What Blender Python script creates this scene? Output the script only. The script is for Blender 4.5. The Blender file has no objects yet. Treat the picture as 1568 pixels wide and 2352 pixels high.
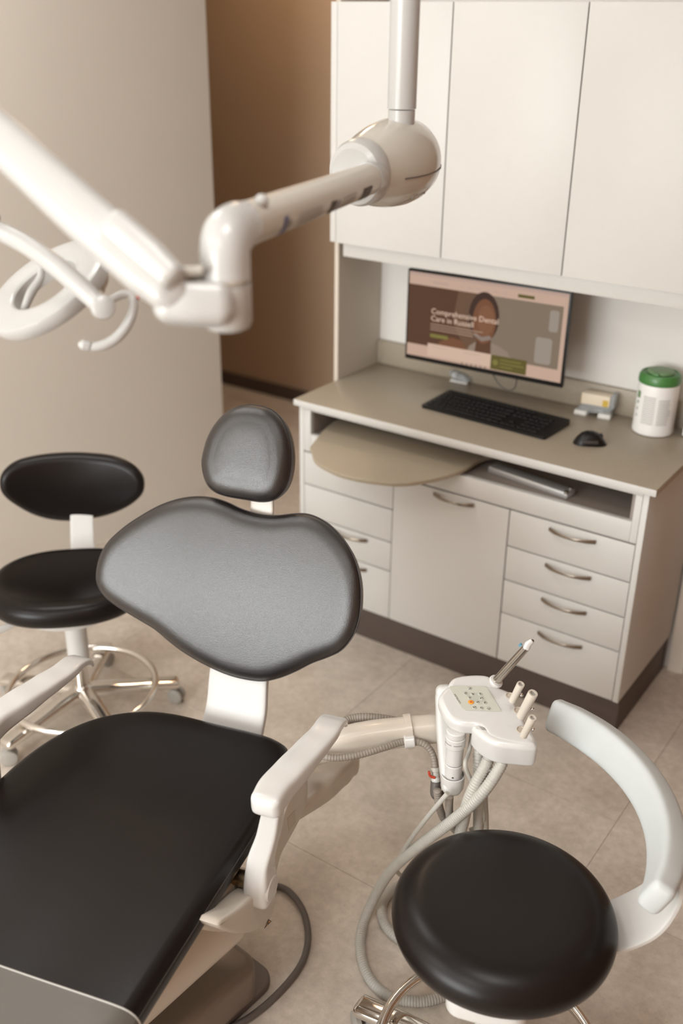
import bpy, bmesh, math, random
from mathutils import Vector, Matrix
random.seed(4)
C = bpy.context.scene.collection
SC = bpy.context.scene

# ------------------------------------------------------------------ camera
FPX = 2344.4134
CAM = Vector((1.3488, -2.6537, 2.0851))
YAW, PITCH, ROLL = -0.6080, 0.4499, 0.0113
_f = Vector((math.sin(YAW)*math.cos(PITCH), math.cos(YAW)*math.cos(PITCH), -math.sin(PITCH)))
_r = Vector((math.cos(YAW), -math.sin(YAW), 0)); _u = _r.cross(_f)
_r2 = _r*math.cos(ROLL)+_u*math.sin(ROLL); _u2 = -_r*math.sin(ROLL)+_u*math.cos(ROLL)
FW, RT, UP = _f, _r2, _u2
cd = bpy.data.cameras.new('camera'); cam = bpy.data.objects.new('camera', cd); C.objects.link(cam)
cam.matrix_world = Matrix(((RT.x, UP.x, -FW.x, CAM.x), (RT.y, UP.y, -FW.y, CAM.y), (RT.z, UP.z, -FW.z, CAM.z), (0, 0, 0, 1)))
cd.sensor_fit = 'VERTICAL'; cd.sensor_height = 36; cd.sensor_width = 24; cd.lens = FPX/2352*36
cd.clip_start = 0.02; cd.dof.use_dof = True; cd.dof.focus_distance = 2.2; cd.dof.aperture_fstop = 1.9
SC.camera = cam
# ------------------------------------------------------------------ world, daylight, exposure
wd = bpy.data.worlds.new('world'); SC.world = wd; wd.use_nodes = True
bg = wd.node_tree.nodes['Background']; bg.inputs[0].default_value = (0.80, 0.87, 1.0, 1); bg.inputs[1].default_value = 1.0
WIN_X0, WIN_X1, WIN_Z0, WIN_Z1, WIN_Y = -1.75, 1.10, 0.75, 3.00, -6.20


def area(name, loc, rot, sx, sy, power, col):
    l = bpy.data.lights.new(name, 'AREA'); l.shape = 'RECTANGLE'; l.size = sx; l.size_y = sy; l.energy = power; l.color = col
    o = bpy.data.objects.new(name, l); C.objects.link(o); o.location = loc; o.rotation_euler = rot
    return o


# daylight through the window in the wall behind the camera
area('window_daylight', ((WIN_X0+WIN_X1)/2, WIN_Y-0.10, (WIN_Z0+WIN_Z1)/2), (math.radians(90), 0, 0), WIN_X1-WIN_X0, WIN_Z1-WIN_Z0, 252, (0.955, 0.985, 0.975))
# flat ceiling panel lamp of the treatment room, above the chair
LAMPS = ((-1.20, -1.00), (0.95, -2.00), (-1.15, -3.60), (0.60, -3.60))
for lx, ly in LAMPS: area('ceiling_panel_lamp', (lx, ly, 3.155), (0, 0, 0), 0.56, 0.56, 14, (1.0, 0.99, 0.97))
# added warm fill with no fitting, brightens the brown corridor wall
area('corridor_fill', (-1.95, 1.30, 3.18), (0, 0, 0), 0.3, 0.3, 14, (1.0, 0.72, 0.48))
SC.view_settings.view_transform = 'Standard'; SC.view_settings.look = 'None'
SC.view_settings.gamma = 1.0; SC.view_settings.use_curve_mapping = False
SC.view_settings.exposure = 0.0
SC.cycles.use_denoising = True
SC.cycles.max_bounces = 10; SC.cycles.diffuse_bounces = 6; SC.cycles.sample_clamp_indirect = 4.0


# picture point -> place, on a known height / depth plane / distance
def ray(px, py): return FW + RT*((px-784)/FPX) - UP*((py-1176)/FPX)
def Z(px, py, z): d = ray(px, py); return CAM + d*((z-CAM.z)/d.z)
def Y(px, py, y): d = ray(px, py); return CAM + d*((y-CAM.y)/d.y)
def D(px, py, dist): return CAM + ray(px, py)*dist


# ------------------------------------------------------------------ materials
def new_mat(name, col, rough=0.5, metal=0.0, spec=0.5, coat=0.0, bump=0.0, bscale=400, var=0.0, vscale=6, rvar=0.0,
            emit=None, estr=0.0, trans=0.0, alpha=1.0, sheen=0.0, ior=None):
    m = bpy.data.materials.new(name); m.use_nodes = True; nt = m.node_tree; b = nt.nodes['Principled BSDF']
    b.inputs['Base Color'].default_value = (*col, 1); b.inputs['Roughness'].default_value = rough
    b.inputs['Metallic'].default_value = metal; b.inputs['Specular IOR Level'].default_value = spec
    b.inputs['Coat Weight'].default_value = coat; b.inputs['Coat Roughness'].default_value = 0.08
    b.inputs['Sheen Weight'].default_value = sheen
    if trans: b.inputs['Transmission Weight'].default_value = trans
    if ior: b.inputs['IOR'].default_value = ior
    if alpha < 1: b.inputs['Alpha'].default_value = alpha
    if emit: b.inputs['Emission Color'].default_value = (*emit, 1); b.inputs['Emission Strength'].default_value = estr
    tc = nt.nodes.new('ShaderNodeTexCoord')
    if bump:
        n = nt.nodes.new('ShaderNodeTexNoise'); n.inputs['Scale'].default_value = bscale; n.inputs['Detail'].default_value = 3
        bp = nt.nodes.new('ShaderNodeBump'); bp.inputs['Strength'].default_value = bump; bp.inputs['Distance'].default_value = 0.002
        nt.links.new(tc.outputs['Object'], n.inputs['Vector']); nt.links.new(n.outputs['Fac'], bp.inputs['Height'])
        nt.links.new(bp.outputs['Normal'], b.inputs['Normal'])
    if var:
        n2 = nt.nodes.new('ShaderNodeTexNoise'); n2.inputs['Scale'].default_value = vscale; n2.inputs['Detail'].default_value = 6
        n2.inputs['Roughness'].default_value = 0.62
        rp = nt.nodes.new('ShaderNodeValToRGB')
        rp.color_ramp.elements[0].position = 0.30; rp.color_ramp.elements[1].position = 0.70
        rp.color_ramp.elements[0].color = (*[max(0, c*(1-var)) for c in col], 1)
        rp.color_ramp.elements[1].color = (*[min(1, c*(1+var)) for c in col], 1)
        nt.links.new(tc.outputs['Object'], n2.inputs['Vector']); nt.links.new(n2.outputs['Fac'], rp.inputs['Fac'])
        nt.links.new(rp.outputs['Color'], b.inputs['Base Color'])
    return m


def floor_mat():
    m = bpy.data.materials.new('stone_vinyl'); m.use_nodes = True; nt = m.node_tree; b = nt.nodes['Principled BSDF']
    g = nt.nodes.new('ShaderNodeNewGeometry')
    def noise(s, d, r):
        n = nt.nodes.new('ShaderNodeTexNoise'); n.inputs['Scale'].default_value = s; n.inputs['Detail'].default_value = d
        n.inputs['Roughness'].default_value = r; nt.links.new(g.outputs['Position'], n.inputs['Vector']); return n
    a = noise(5.0, 8, 0.65); c = noise(38, 5, 0.7); e = noise(260, 2, 0.5)
    r1 = nt.nodes.new('ShaderNodeValToRGB'); el = r1.color_ramp.elements
    el[0].position = 0.32; el[0].color = (0.50, 0.435, 0.37, 1); el[1].position = 0.68; el[1].color = (0.68, 0.61, 0.535, 1)
    nt.links.new(a.outputs['Fac'], r1.inputs['Fac'])
    r2 = nt.nodes.new('ShaderNodeValToRGB'); el = r2.color_ramp.elements
    el[0].position = 0.33; el[0].color = (0.80, 0.79, 0.78, 1); el[1].position = 0.62; el[1].color = (1.04, 1.04, 1.04, 1)
    nt.links.new(c.outputs['Fac'], r2.inputs['Fac'])
    mx = nt.nodes.new('ShaderNodeMix'); mx.data_type = 'RGBA'; mx.blend_type = 'MULTIPLY'; mx.inputs[0].default_value = 0.8
    nt.links.new(r1.outputs['Color'], mx.inputs[6]); nt.links.new(r2.outputs['Color'], mx.inputs[7])
    r3 = nt.nodes.new('ShaderNodeValToRGB'); el = r3.color_ramp.elements
    el[0].position = 0.26; el[0].color = (0.55, 0.5, 0.46, 1); el[1].position = 0.36; el[1].color = (1, 1, 1, 1)
    nt.links.new(e.outputs['Fac'], r3.inputs['Fac'])
    m2 = nt.nodes.new('ShaderNodeMix'); m2.data_type = 'RGBA'; m2.blend_type = 'MULTIPLY'; m2.inputs[0].default_value = 0.5
    nt.links.new(mx.outputs[2], m2.inputs[6]); nt.links.new(r3.outputs['Color'], m2.inputs[7])
    nt.links.new(m2.outputs[2], b.inputs['Base Color'])
    b.inputs['Roughness'].default_value = 0.55
    bp = nt.nodes.new('ShaderNodeBump'); bp.inputs['Strength'].default_value = 0.12; bp.inputs['Distance'].default_value = 0.001
    nt.links.new(c.outputs['Fac'], bp.inputs['Height']); nt.links.new(bp.outputs['Normal'], b.inputs['Normal'])
    return m


M = dict(
    floor=floor_mat(),
    grout=new_mat('joint', (0.60, 0.53, 0.46), 0.8, var=0.05),
    wall=new_mat('greige_paint', (0.79, 0.745, 0.68), 0.85, bump=0.05, bscale=250, var=0.015, vscale=2),
    brown=new_mat('brown_paint', (0.46, 0.33, 0.225), 0.85, bump=0.05, bscale=250, var=0.02, vscale=2),
    panelp=new_mat('beige_paint', (0.57, 0.51, 0.44), 0.8, var=0.015, vscale=3),
    beige_l=new_mat('lamp_cream', (0.50, 0.465, 0.41), 0.30, coat=0.15, var=0.012, vscale=8),
    lampw=new_mat('lamp_white', (0.435, 0.43, 0.418), 0.30, coat=0.15, var=0.012, vscale=8),
    walnut=new_mat('wood_brown_paint', (0.26, 0.155, 0.095), 0.8, var=0.04, vscale=3),
    offwhite=new_mat('white_paint', (0.74, 0.72, 0.69), 0.8, bump=0.04, bscale=250, var=0.015, vscale=2),
    ceil=new_mat('ceiling_paint', (0.76, 0.76, 0.75), 0.9, var=0.02),
    cab=new_mat('cream_laminate', (0.590, 0.578, 0.555), 0.42, bump=0.03, bscale=600, var=0.012, vscale=3),
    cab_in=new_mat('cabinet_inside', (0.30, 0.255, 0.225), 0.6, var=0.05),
    top=new_mat('greige_laminate', (0.355, 0.305, 0.235), 0.42, var=0.10, vscale=180),
    shelf=new_mat('beige_laminate', (0.40, 0.34, 0.255), 0.45, var=0.06, vscale=180),
    kick=new_mat('brown_kick', (0.085, 0.062, 0.052), 0.55, var=0.06),
    chrome=new_mat('chrome', (0.78, 0.75, 0.71), 0.10, metal=1.0, var=0.03, vscale=20),
    steel=new_mat('brushed_steel', (0.50, 0.46, 0.41), 0.25, metal=1.0, bump=0.05, bscale=300, var=0.04, vscale=60),
    satin=new_mat('satin_metal', (0.62, 0.62, 0.62), 0.35, metal=0.6, var=0.04, vscale=40),
    bronze=new_mat('dark_steel', (0.30, 0.25, 0.20), 0.2, metal=1.0, var=0.05, vscale=60),
    pod=new_mat('glossy_cream', (0.50, 0.47, 0.42), 0.18, coat=0.6, var=0.015, vscale=8),
    brass=new_mat('bronze_rod', (0.42, 0.30, 0.18), 0.3, metal=1.0, var=0.06, vscale=40),
    leather=new_mat('black_leather', (0.0150, 0.0120, 0.0115), 0.27, spec=0.85, bump=0.30, bscale=620, var=0.10, vscale=500),
    leather2=new_mat('black_leather_matt', (0.0085, 0.0062, 0.0056), 0.31, spec=0.24, bump=0.06, bscale=900, var=0.10, vscale=500),
    white=new_mat('white_plastic', (0.60, 0.592, 0.578), 0.24, coat=0.25, var=0.012, vscale=8),
    white_m=new_mat('white_satin', (0.60, 0.592, 0.575), 0.42, var=0.012, vscale=8),
    beige=new_mat('cream_plastic', (0.56, 0.51, 0.445), 0.32, coat=0.1, var=0.015, vscale=8),
    beige_d=new_mat('cream_plastic_dark', (0.50, 0.44, 0.365), 0.35, coat=0.1, var=0.015, vscale=8),  # deeper cream for the sticker, holder sockets and rear lug
    greyp=new_mat('pale_grey_foam', (0.50, 0.525, 0.525), 0.55, spec=0.4, bump=0.04, bscale=500, var=0.012, vscale=8),
    greyd=new_mat('grey_underside', (0.30, 0.31, 0.28), 0.6, var=0.02),
    hose=new_mat('grey_hose', (0.43, 0.415, 0.375), 0.45, var=0.05, vscale=40),
    hose_d=new_mat('taupe_hose', (0.27, 0.235, 0.20), 0.5, var=0.05, vscale=40),
    cable=new_mat('dark_grey_cable', (0.105, 0.088, 0.078), 0.5, var=0.06, vscale=40),
    basebox=new_mat('taupe_base', (0.175, 0.135, 0.105), 0.40, coat=0.15, var=0.04),
    baseplate=new_mat('grey_baseplate', (0.145, 0.120, 0.105), 0.5, var=0.04),
    black=new_mat('black_plastic', (0.007, 0.006, 0.006), 0.38, spec=0.35, var=0.08, vscale=60),
    key=new_mat('key_black', (0.006, 0.005, 0.005), 0.5, spec=0.25, var=0.06, vscale=60),
    dark=new_mat('dark_rubber', (0.05, 0.04, 0.037), 0.6, var=0.08, vscale=60),
    ink=new_mat('print_ink', (0.09, 0.08, 0.07), 0.6, var=0.05),
    ink_l=new_mat('print_grey', (0.36, 0.35, 0.33), 0.6, var=0.05),
    ink_b=new_mat('print_blue', (0.12, 0.14, 0.30), 0.6, var=0.05),
    panel=new_mat('grey_green_membrane', (0.50, 0.505, 0.44), 0.4, var=0.02),
    panel2=new_mat('grey_green_membrane_dark', (0.43, 0.44, 0.385), 0.4, var=0.02),
    orange=new_mat('orange_key', (0.80, 0.30, 0.03), 0.4, var=0.03),
    red=new_mat('red_plastic', (0.45, 0.05, 0.02), 0.4, var=0.05),
    green=new_mat('green_plastic', (0.055, 0.185, 0.045), 0.38, coat=0.1, var=0.04, vscale=20),
    green2=new_mat('green_plastic_pale', (0.15, 0.25, 0.12), 0.42, var=0.04, vscale=20),
    label=new_mat('white_label', (0.78, 0.77, 0.75), 0.45, var=0.015),
    yellow=new_mat('yellow_print', (0.62, 0.42, 0.05), 0.5, var=0.04),
    warn=new_mat('amber_warning', (0.55, 0.26, 0.04), 0.45, var=0.04),
    cream=new_mat('cream_card', (0.80, 0.70, 0.56), 0.6, var=0.02),
    teal=new_mat('blue_plastic', (0.12, 0.28, 0.38), 0.4, var=0.04),
    acryl=new_mat('clear_acrylic', (0.86, 0.90, 0.93), 0.12, trans=0.75, ior=1.3, var=0.01),
    grom=new_mat('grommet', (0.35, 0.33, 0.30), 0.4, var=0.03),
)


def cover_mat():
    m = bpy.data.materials.new('smoky_vinyl'); m.use_nodes = True; nt = m.node_tree
    b = nt.nodes['Principled BSDF']; out = nt.nodes['Material Output']
    b.inputs['Base Color'].default_value = (0.20, 0.182, 0.16, 1); b.inputs['Roughness'].default_value = 0.3
    n = nt.nodes.new('ShaderNodeTexNoise'); n.inputs['Scale'].default_value = 9
    g = nt.nodes.new('ShaderNodeNewGeometry'); nt.links.new(g.outputs['Position'], n.inputs['Vector'])
    r = nt.nodes.new('ShaderNodeMapRange'); r.inputs[3].default_value = 0.25; r.inputs[4].default_value = 0.45
    nt.links.new(n.outputs['Fac'], r.inputs[0]); nt.links.new(r.outputs[0], b.inputs['Roughness'])
    t = nt.nodes.new('ShaderNodeBsdfTransparent'); mx = nt.nodes.new('ShaderNodeMixShader'); mx.inputs[0].default_value = 0.55
    nt.links.new(t.outputs[0], mx.inputs[1]); nt.links.new(b.outputs[0], mx.inputs[2]); nt.links.new(mx.outputs[0], out.inputs[0])
    return m


M['cover'] = cover_mat()


def scr(name, col, s=1.0):
    return new_mat(name, (0.01, 0.01, 0.01), 0.6, emit=col, estr=s, spec=0.08)


# ------------------------------------------------------------------ object helpers
WLOC = {}


def thing(name, label, cat, loc, group=None):
    o = bpy.data.objects.new(name, None); o.empty_display_size = 0.05; C.objects.link(o)
    o.location = loc; WLOC[o.name] = Vector(loc); o['label'] = label; o['category'] = cat
    if group: o['group'] = group
    return o


def tag(o, label, cat, group=None, kind=None):
    o['label'] = label; o['category'] = cat
    if group: o['group'] = group
    if kind: o['kind'] = kind
    return o


def obj(name, bm, mat, parent=None, smooth=True, ang=38, label=None, kind=None, origin=None):
    bmesh.ops.recalc_face_normals(bm, faces=bm.faces)
    lo = Vector((1e9,)*3); hi = -lo
    for v in bm.verts:
        for i in range(3):
            lo[i] = min(lo[i], v.co[i]); hi[i] = max(hi[i], v.co[i])
    c = origin if origin is not None else Vector(((lo.x+hi.x)/2, (lo.y+hi.y)/2, lo.z if parent is None else (lo.z+hi.z)/2))
    c = Vector(c)
    for v in bm.verts: v.co -= c
    if smooth:
        lim = math.radians(ang)
        for fc in bm.faces: fc.smooth = True
        for e in bm.edges:
            e.smooth = len(e.link_faces) == 2 and e.calc_face_angle(0) < lim
    me = bpy.data.meshes.new(name); bm.to_mesh(me); bm.free(); me.materials.append(mat)
    o = bpy.data.objects.new(name, me); C.objects.link(o)
    if parent is not None:
        o.parent = parent; o.location = c - WLOC[parent.name]
    else:
        o.location = c
    WLOC[o.name] = c
    if label: o['label'] = label
    if kind: o['kind'] = kind
    return o


def struct(name, bm, mat, **k): return obj(name, bm, mat, kind='structure', smooth=False, **k)


def box(lo, hi, bev=0.0, seg=2, bm=None):
    b = bmesh.new()
    r = bmesh.ops.create_cube(b, size=1.0)
    for v in b.verts:
        v.co = Vector(((v.co.x+0.5)*(hi[0]-lo[0])+lo[0], (v.co.y+0.5)*(hi[1]-lo[1])+lo[1], (v.co.z+0.5)*(hi[2]-lo[2])+lo[2]))
    if bev: bmesh.ops.bevel(b, geom=list(b.edges), offset=bev, segments=seg, affect='EDGES', profile=0.5)
    if bm is not None: return join(bm, b)
    return b


def join(bm, other, mtx=None):
    me = bpy.data.meshes.new('t')
    if mtx is not None: bmesh.ops.transform(other, matrix=mtx, verts=other.verts)
    other.to_mesh(me); other.free(); bm.from_mesh(me); bpy.data.meshes.remove(me); return bm


def frame(o, x, y):
    x = Vector(x).normalized(); y = Vector(y); y = (y - x*y.dot(x)).normalized(); z = x.cross(y)
    return Matrix(((x.x, y.x, z.x, o[0]), (x.y, y.y, z.y, o[1]), (x.z, y.z, z.z, o[2]), (0, 0, 0, 1)))


def smooth_path(P, sub):
    P = [Vector(p) for p in P]; n = len(P); out = []
    for i in range(n-1):
        p0 = P[i-1] if i > 0 else P[i]*2-P[i+1]; p1 = P[i]; p2 = P[i+1]; p3 = P[i+2] if i+2 < n else P[i+1]*2-P[i]
        for k in range(sub):
            t = k/sub
            out.append(0.5*((2*p1)+(p2-p0)*t+(2*p0-5*p1+4*p2-p3)*t*t+(3*p1-p0-3*p2+p3)*t**3))
    out.append(P[-1]); return out


def smooth_loop(P, n=96):
    P = [Vector((p[0], p[1])) for p in P]; m = len(P); out = []; sub = 12
    for i in range(m):
        p0, p1, p2, p3 = P[i-1], P[i], P[(i+1) % m], P[(i+2) % m]
        for k in range(sub):
            t = k/sub
            out.append(0.5*((2*p1)+(p2-p0)*t+(2*p0-5*p1+4*p2-p3)*t*t+(3*p1-p0-3*p2+p3)*t**3))
    L = [0]
    for i in range(len(out)): L.append(L[-1]+(out[(i+1) % len(out)]-out[i]).length)
    res = []; j = 0
    for k in range(n):
        s = L[-1]*k/n
        while L[j+1] < s: j += 1
        t = (s-L[j])/max(1e-9, L[j+1]-L[j]); res.append(out[j].lerp(out[(j+1) % len(out)], t))
    ar = sum(res[i-1].x*res[i].y-res[i].x*res[i-1].y for i in range(n))
    if ar < 0: res.reverse()
    return res


def rings_to_bm(rings, cap0=True, cap1=True, closed=True):
    b = bmesh.new(); R = [[b.verts.new(p) for p in r] for r in rings]
    for i in range(len(R)-1):
        n = len(R[i])
        for k in range(n if closed else n-1):
            q = (R[i][k], R[i][(k+1) % n], R[i+1][(k+1) % n], R[i+1][k])
            try: b.faces.new(q)
            except ValueError: pass
    if cap0: b.faces.new(list(reversed(R[0])))
    if cap1: b.faces.new(R[-1])
    return b


def tube(P, r, n=14, sub=8, ribs=0.0, pitch=0.006, cap=True):
    """tube along a smooth path; r number or list at the control points; ribs = relative relief of rings"""
    ctrl = [Vector(p) for p in P]
    rr = r if isinstance(r, (list, tuple)) else [r]*len(ctrl)
    S = smooth_path(ctrl, sub); RR = []
    for i in range(len(ctrl)-1):
        for k in range(sub): RR.append(rr[i]+(rr[i+1]-rr[i])*k/sub)
    RR.append(rr[-1])
    if ribs:
        L = [0]
        for i in range(len(S)-1): L.append(L[-1]+(S[i+1]-S[i]).length)
        step = pitch/4; N = max(4, int(L[-1]/step)); S2 = []; R2 = []; j = 0
        for k in range(N+1):
            s = L[-1]*k/N
            while j < len(S)-2 and L[j+1] < s: j += 1
            t = (s-L[j])/max(1e-9, L[j+1]-L[j]); S2.append(S[j].lerp(S[j+1], t))
            R2.append((RR[j]+(RR[j+1]-RR[j])*t)*(1+(ribs if k % 4 in (1, 2) else -ribs)))
        S, RR = S2, R2
    up = Vector((0, 0, 1)); d = (S[1]-S[0]).normalized()
    if abs(d.z) > 0.9: up = Vector((1, 0, 0))
    x = d.cross(up).normalized(); rings = []
    for i, p in enumerate(S):
        d = (S[min(i+1, len(S)-1)]-S[max(i-1, 0)]).normalized()
        x = (x-d*x.dot(d)).normalized(); y = d.cross(x)
        rings.append([p+(x*math.cos(2*math.pi*k/n)+y*math.sin(2*math.pi*k/n))*RR[i] for k in range(n)])
    return rings_to_bm(rings, cap, cap)


def sweep(P, W, H, side, power=4.0, n=36, sub=8, cap=0.35, smooth=True):
    """rounded-rectangle section swept along P. side = direction of the width; W, H full sizes at the control points"""
    ctrl = [Vector(p) for p in P]; S = smooth_path(ctrl, sub) if smooth else ctrl
    if smooth:
        def lin(A):
            o = []
            for i in range(len(A)-1):
                for k in range(sub):
                    t = k/sub; t = t*t*(3-2*t); o.append(A[i]+(A[i+1]-A[i])*t)
            return o+[A[-1]]
        W = lin(W); H = lin(H)
    side = side if callable(side) else Vector(side).normalized(); rings = []

    def ring(p, d, w, h):
        sd_ = side(p, d) if callable(side) else side
        x = (sd_-d*sd_.dot(d)).normalized(); y = d.cross(x); out = []
        for k in range(n):
            a = 2*math.pi*k/n; c, s = math.cos(a), math.sin(a)
            out.append(p+x*(w/2*math.copysign(abs(c)**(2/power), c))+y*(h/2*math.copysign(abs(s)**(2/power), s)))
        return out
    for i, p in enumerate(S):
        d = (S[min(i+1, len(S)-1)]-S[max(i-1, 0)]).normalized()
        if i == 0 and cap:
            e = min(W[0], H[0])*cap
            for q in (0.08, 0.3, 0.6, 0.85): rings.append(ring(p-d*(e*(1-q)), d, max(W[0]-2*e*(1-math.sqrt(1-(1-q)**2)), W[0]*0.1), max(H[0]-2*e*(1-math.sqrt(1-(1-q)**2)), H[0]*0.1)))
        rings.append(ring(p, d, W[i], H[i]))
        if i == len(S)-1 and cap:
            e = min(W[-1], H[-1])*cap
            for q in (0.85, 0.6, 0.3, 0.08): rings.append(ring(p+d*(e*(1-q)), d, max(W[-1]-2*e*(1-math.sqrt(1-(1-q)**2)), W[-1]*0.1), max(H[-1]-2*e*(1-math.sqrt(1-(1-q)**2)), H[-1]*0.1)))
    return rings_to_bm(rings)


def lathe(prof, mtx, n=48, cap=True):
    rings = []
    for r, z in prof:
        r = max(r, 1e-4)
        rings.append([mtx @ Vector((r*math.cos(2*math.pi*k/n), r*math.sin(2*math.pi*k/n), z)) for k in range(n)])
    return rings_to_bm(rings, cap, cap)


def vert(x, y, z=0): return Matrix.Translation((x, y, z))


def axis_m(p, d):
    d = Vector(d).normalized(); h = Vector((0, 0, 1)) if abs(d.z) < 0.9 else Vector((1, 0, 0))
    x = h.cross(d).normalized(); y = d.cross(x)
    return Matrix(((x.x, y.x, d.x, p[0]), (x.y, y.y, d.y, p[1]), (x.z, y.z, d.z, p[2]), (0, 0, 0, 1)))


def inset(loop, d):
    n = len(loop); out = []
    for i in range(n):
        t = (loop[(i+1) % n]-loop[i-1]); t.normalize(); out.append(loop[i]-Vector((t.y, -t.x))*d)
    return out


def cushion(outline, mtx, thick, r, puff=0.0, n=110, dish=0.0, back_r=None, bend=None, steps=7):
    """pillow with rounded rim. outline is the silhouette in the local xy plane, front = +z"""
    lp = smooth_loop(outline, n); cx = sum(p.x for p in lp)/n; cy = sum(p.y for p in lp)/n; ce = Vector((cx, cy))
    br = back_r if back_r is not None else r; rings = []

    def put(l, zf): rings.append([(p.x, p.y, zf(p) if callable(zf) else zf) for p in l])
    put([ce.lerp(p, 0.3) for p in inset(lp, br)], -thick/2)
    put(inset(lp, br), -thick/2)
    for k in range(1, steps+1):
        a = math.pi/2*k/steps; put(inset(lp, br*(1-math.sin(a))), -thick/2+min(br, thick/2)*(1-math.cos(a)))
    for k in range(0, steps+1):
        a = math.pi/2*k/steps; put(inset(lp, r*(1-math.cos(a))), thick/2-min(r, thick/2)*(1-math.sin(a)))
    base = inset(lp, r)
    for t in (0.93, 0.85, 0.75, 0.62, 0.48, 0.34, 0.2, 0.09, 0.03, 0.004):
        z = thick/2+puff*(1-t**2)-dish*(1-t*t)**2
        put([ce.lerp(p, t) for p in base], z)
    out = []
    for rg in rings:
        o = []
        for x, y, z in rg:
            if bend: z += bend(x, y)
            o.append(mtx @ Vector((x, y, z)))
        out.append(o)
    return rings_to_bm(out)


def seam(outline, mtx, zoff, grow, rad, n=110, bend=None):
    lp = inset(smooth_loop(outline, n), -grow); P = []
    for p in lp+[lp[0]]:
        z = zoff+(bend(p.x, p.y) if bend else 0); P.append(mtx @ Vector((p.x, p.y, z)))
    return tube(P, rad, n=6, sub=1)


def slab(outline, mtx, z0, z1, bev=0.0, n=None, seg=3):
    """prism from an outline (straight corners unless n given)"""
    lp = smooth_loop(outline, n) if (n and n != 'raw') else [Vector(p) for p in outline]
    if not n or n == 'raw':
        ar = sum(lp[i-1].x*lp[i].y-lp[i].x*lp[i-1].y for i in range(len(lp)))
        if ar < 0: lp = lp[::-1]
    rings = []
    if n and bev:
        for k in range(seg+1):
            a = math.pi/2*k/seg; rings.append((inset(lp, bev*(1-math.sin(a))), z0+bev*(1-math.cos(a))))
        for k in range(seg+1):
            a = math.pi/2*k/seg; rings.append((inset(lp, bev*(1-math.cos(a))), z1-bev*(1-math.sin(a))))
    else: rings = [(lp, z0), (lp, z1)]
    b = rings_to_bm([[mtx @ Vector((p.x, p.y, z)) for p in l] for l, z in rings])
    if bev and not n: bmesh.ops.bevel(b, geom=list(b.edges), offset=bev, segments=seg, affect='EDGES', profile=0.5)
    return b


def rrect(x0, y0, x1, y1, r, k=5):
    P = []
    for cx, cy, a0 in ((x1-r, y1-r, 0), (x0+r, y1-r, 90), (x0+r, y0+r, 180), (x1-r, y0+r, 270)):
        for i in range(k+1):
            a = math.radians(a0+90*i/k); P.append((cx+r*math.cos(a), cy+r*math.sin(a)))
    return P


def to_local(mtx, P):
    """the mtx-plane coordinates of the places P"""
    inv = mtx.inverted(); return [(inv @ p).xy for p in P]


def plane_hit(mtx, px, py):
    o = mtx.translation; nrm = mtx.col[2].xyz; d = ray(px, py)
    return CAM + d*((o-CAM).dot(nrm)/d.dot(nrm))


def trace(mtx, pts): return [tuple((mtx.inverted() @ plane_hit(mtx, *q)).xy) for q in pts]


def text(name, body, size, mtx, mat, parent, depth=0.0004, align='LEFT', space=1.0, shear=0.0, label=None):
    c = bpy.data.curves.new(name, 'FONT'); c.body = body; c.size = size; c.extrude = depth; c.align_x = align; c.space_line = space; c.shear = shear
    c.resolution_u = 2
    o = bpy.data.objects.new('tmp_text', c); C.objects.link(o)
    bpy.context.view_layer.update()
    me = bpy.data.meshes.new_from_object(o.evaluated_get(bpy.context.evaluated_depsgraph_get()))
    bpy.data.objects.remove(o); bpy.data.curves.remove(c)
    b = bmesh.new(); b.from_mesh(me); bpy.data.meshes.remove(me)
    bmesh.ops.transform(b, matrix=mtx, verts=b.verts)
    return obj(name, b, mat, parent, smooth=False, label=label)


# ------------------------------------------------------------------ the setting
YB = 0.541            # back wall of the niche
XL, XR = -0.7044, 0.5811   # worktop ends
# floor: sub floor and vinyl tiles
TX, TY = 0.92, 0.62
fl = struct('floor', box((-4.2, -6.3, -0.08), (2.0, 2.1, -0.004)), M['grout'])
tm = None
ox, oy = 0.712-0.0015, -0.499-0.755
k = 0
for i in range(-6, 4):
    for j in range(-10, 7):
        x0 = ox+i*TX; y0 = oy+j*TY+(0.31 if i % 2 else 0)
        cx, cy = x0+TX/2, y0+TY/2
        if cx < -4.2+TX/2 or cx > 2.0-TX/2+.4 or cy < -6.2+TY/2-.3 or cy > 2.0-TY/2+.3: continue
        if tm is None:
            b = box((-TX/2+0.0006, -TY/2+0.0006, -0.004), (TX/2-0.0006, TY/2-0.0006, 0.0), 0.0005, 1)
            tm = bpy.data.meshes.new('floor_tile'); b.to_mesh(tm); b.free(); tm.materials.append(M['floor'])
        o = bpy.data.objects.new('floor_tile', tm); C.objects.link(o); o.parent = fl
        o.location = Vector((cx, cy, 0)) - WLOC[fl.name]

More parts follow.
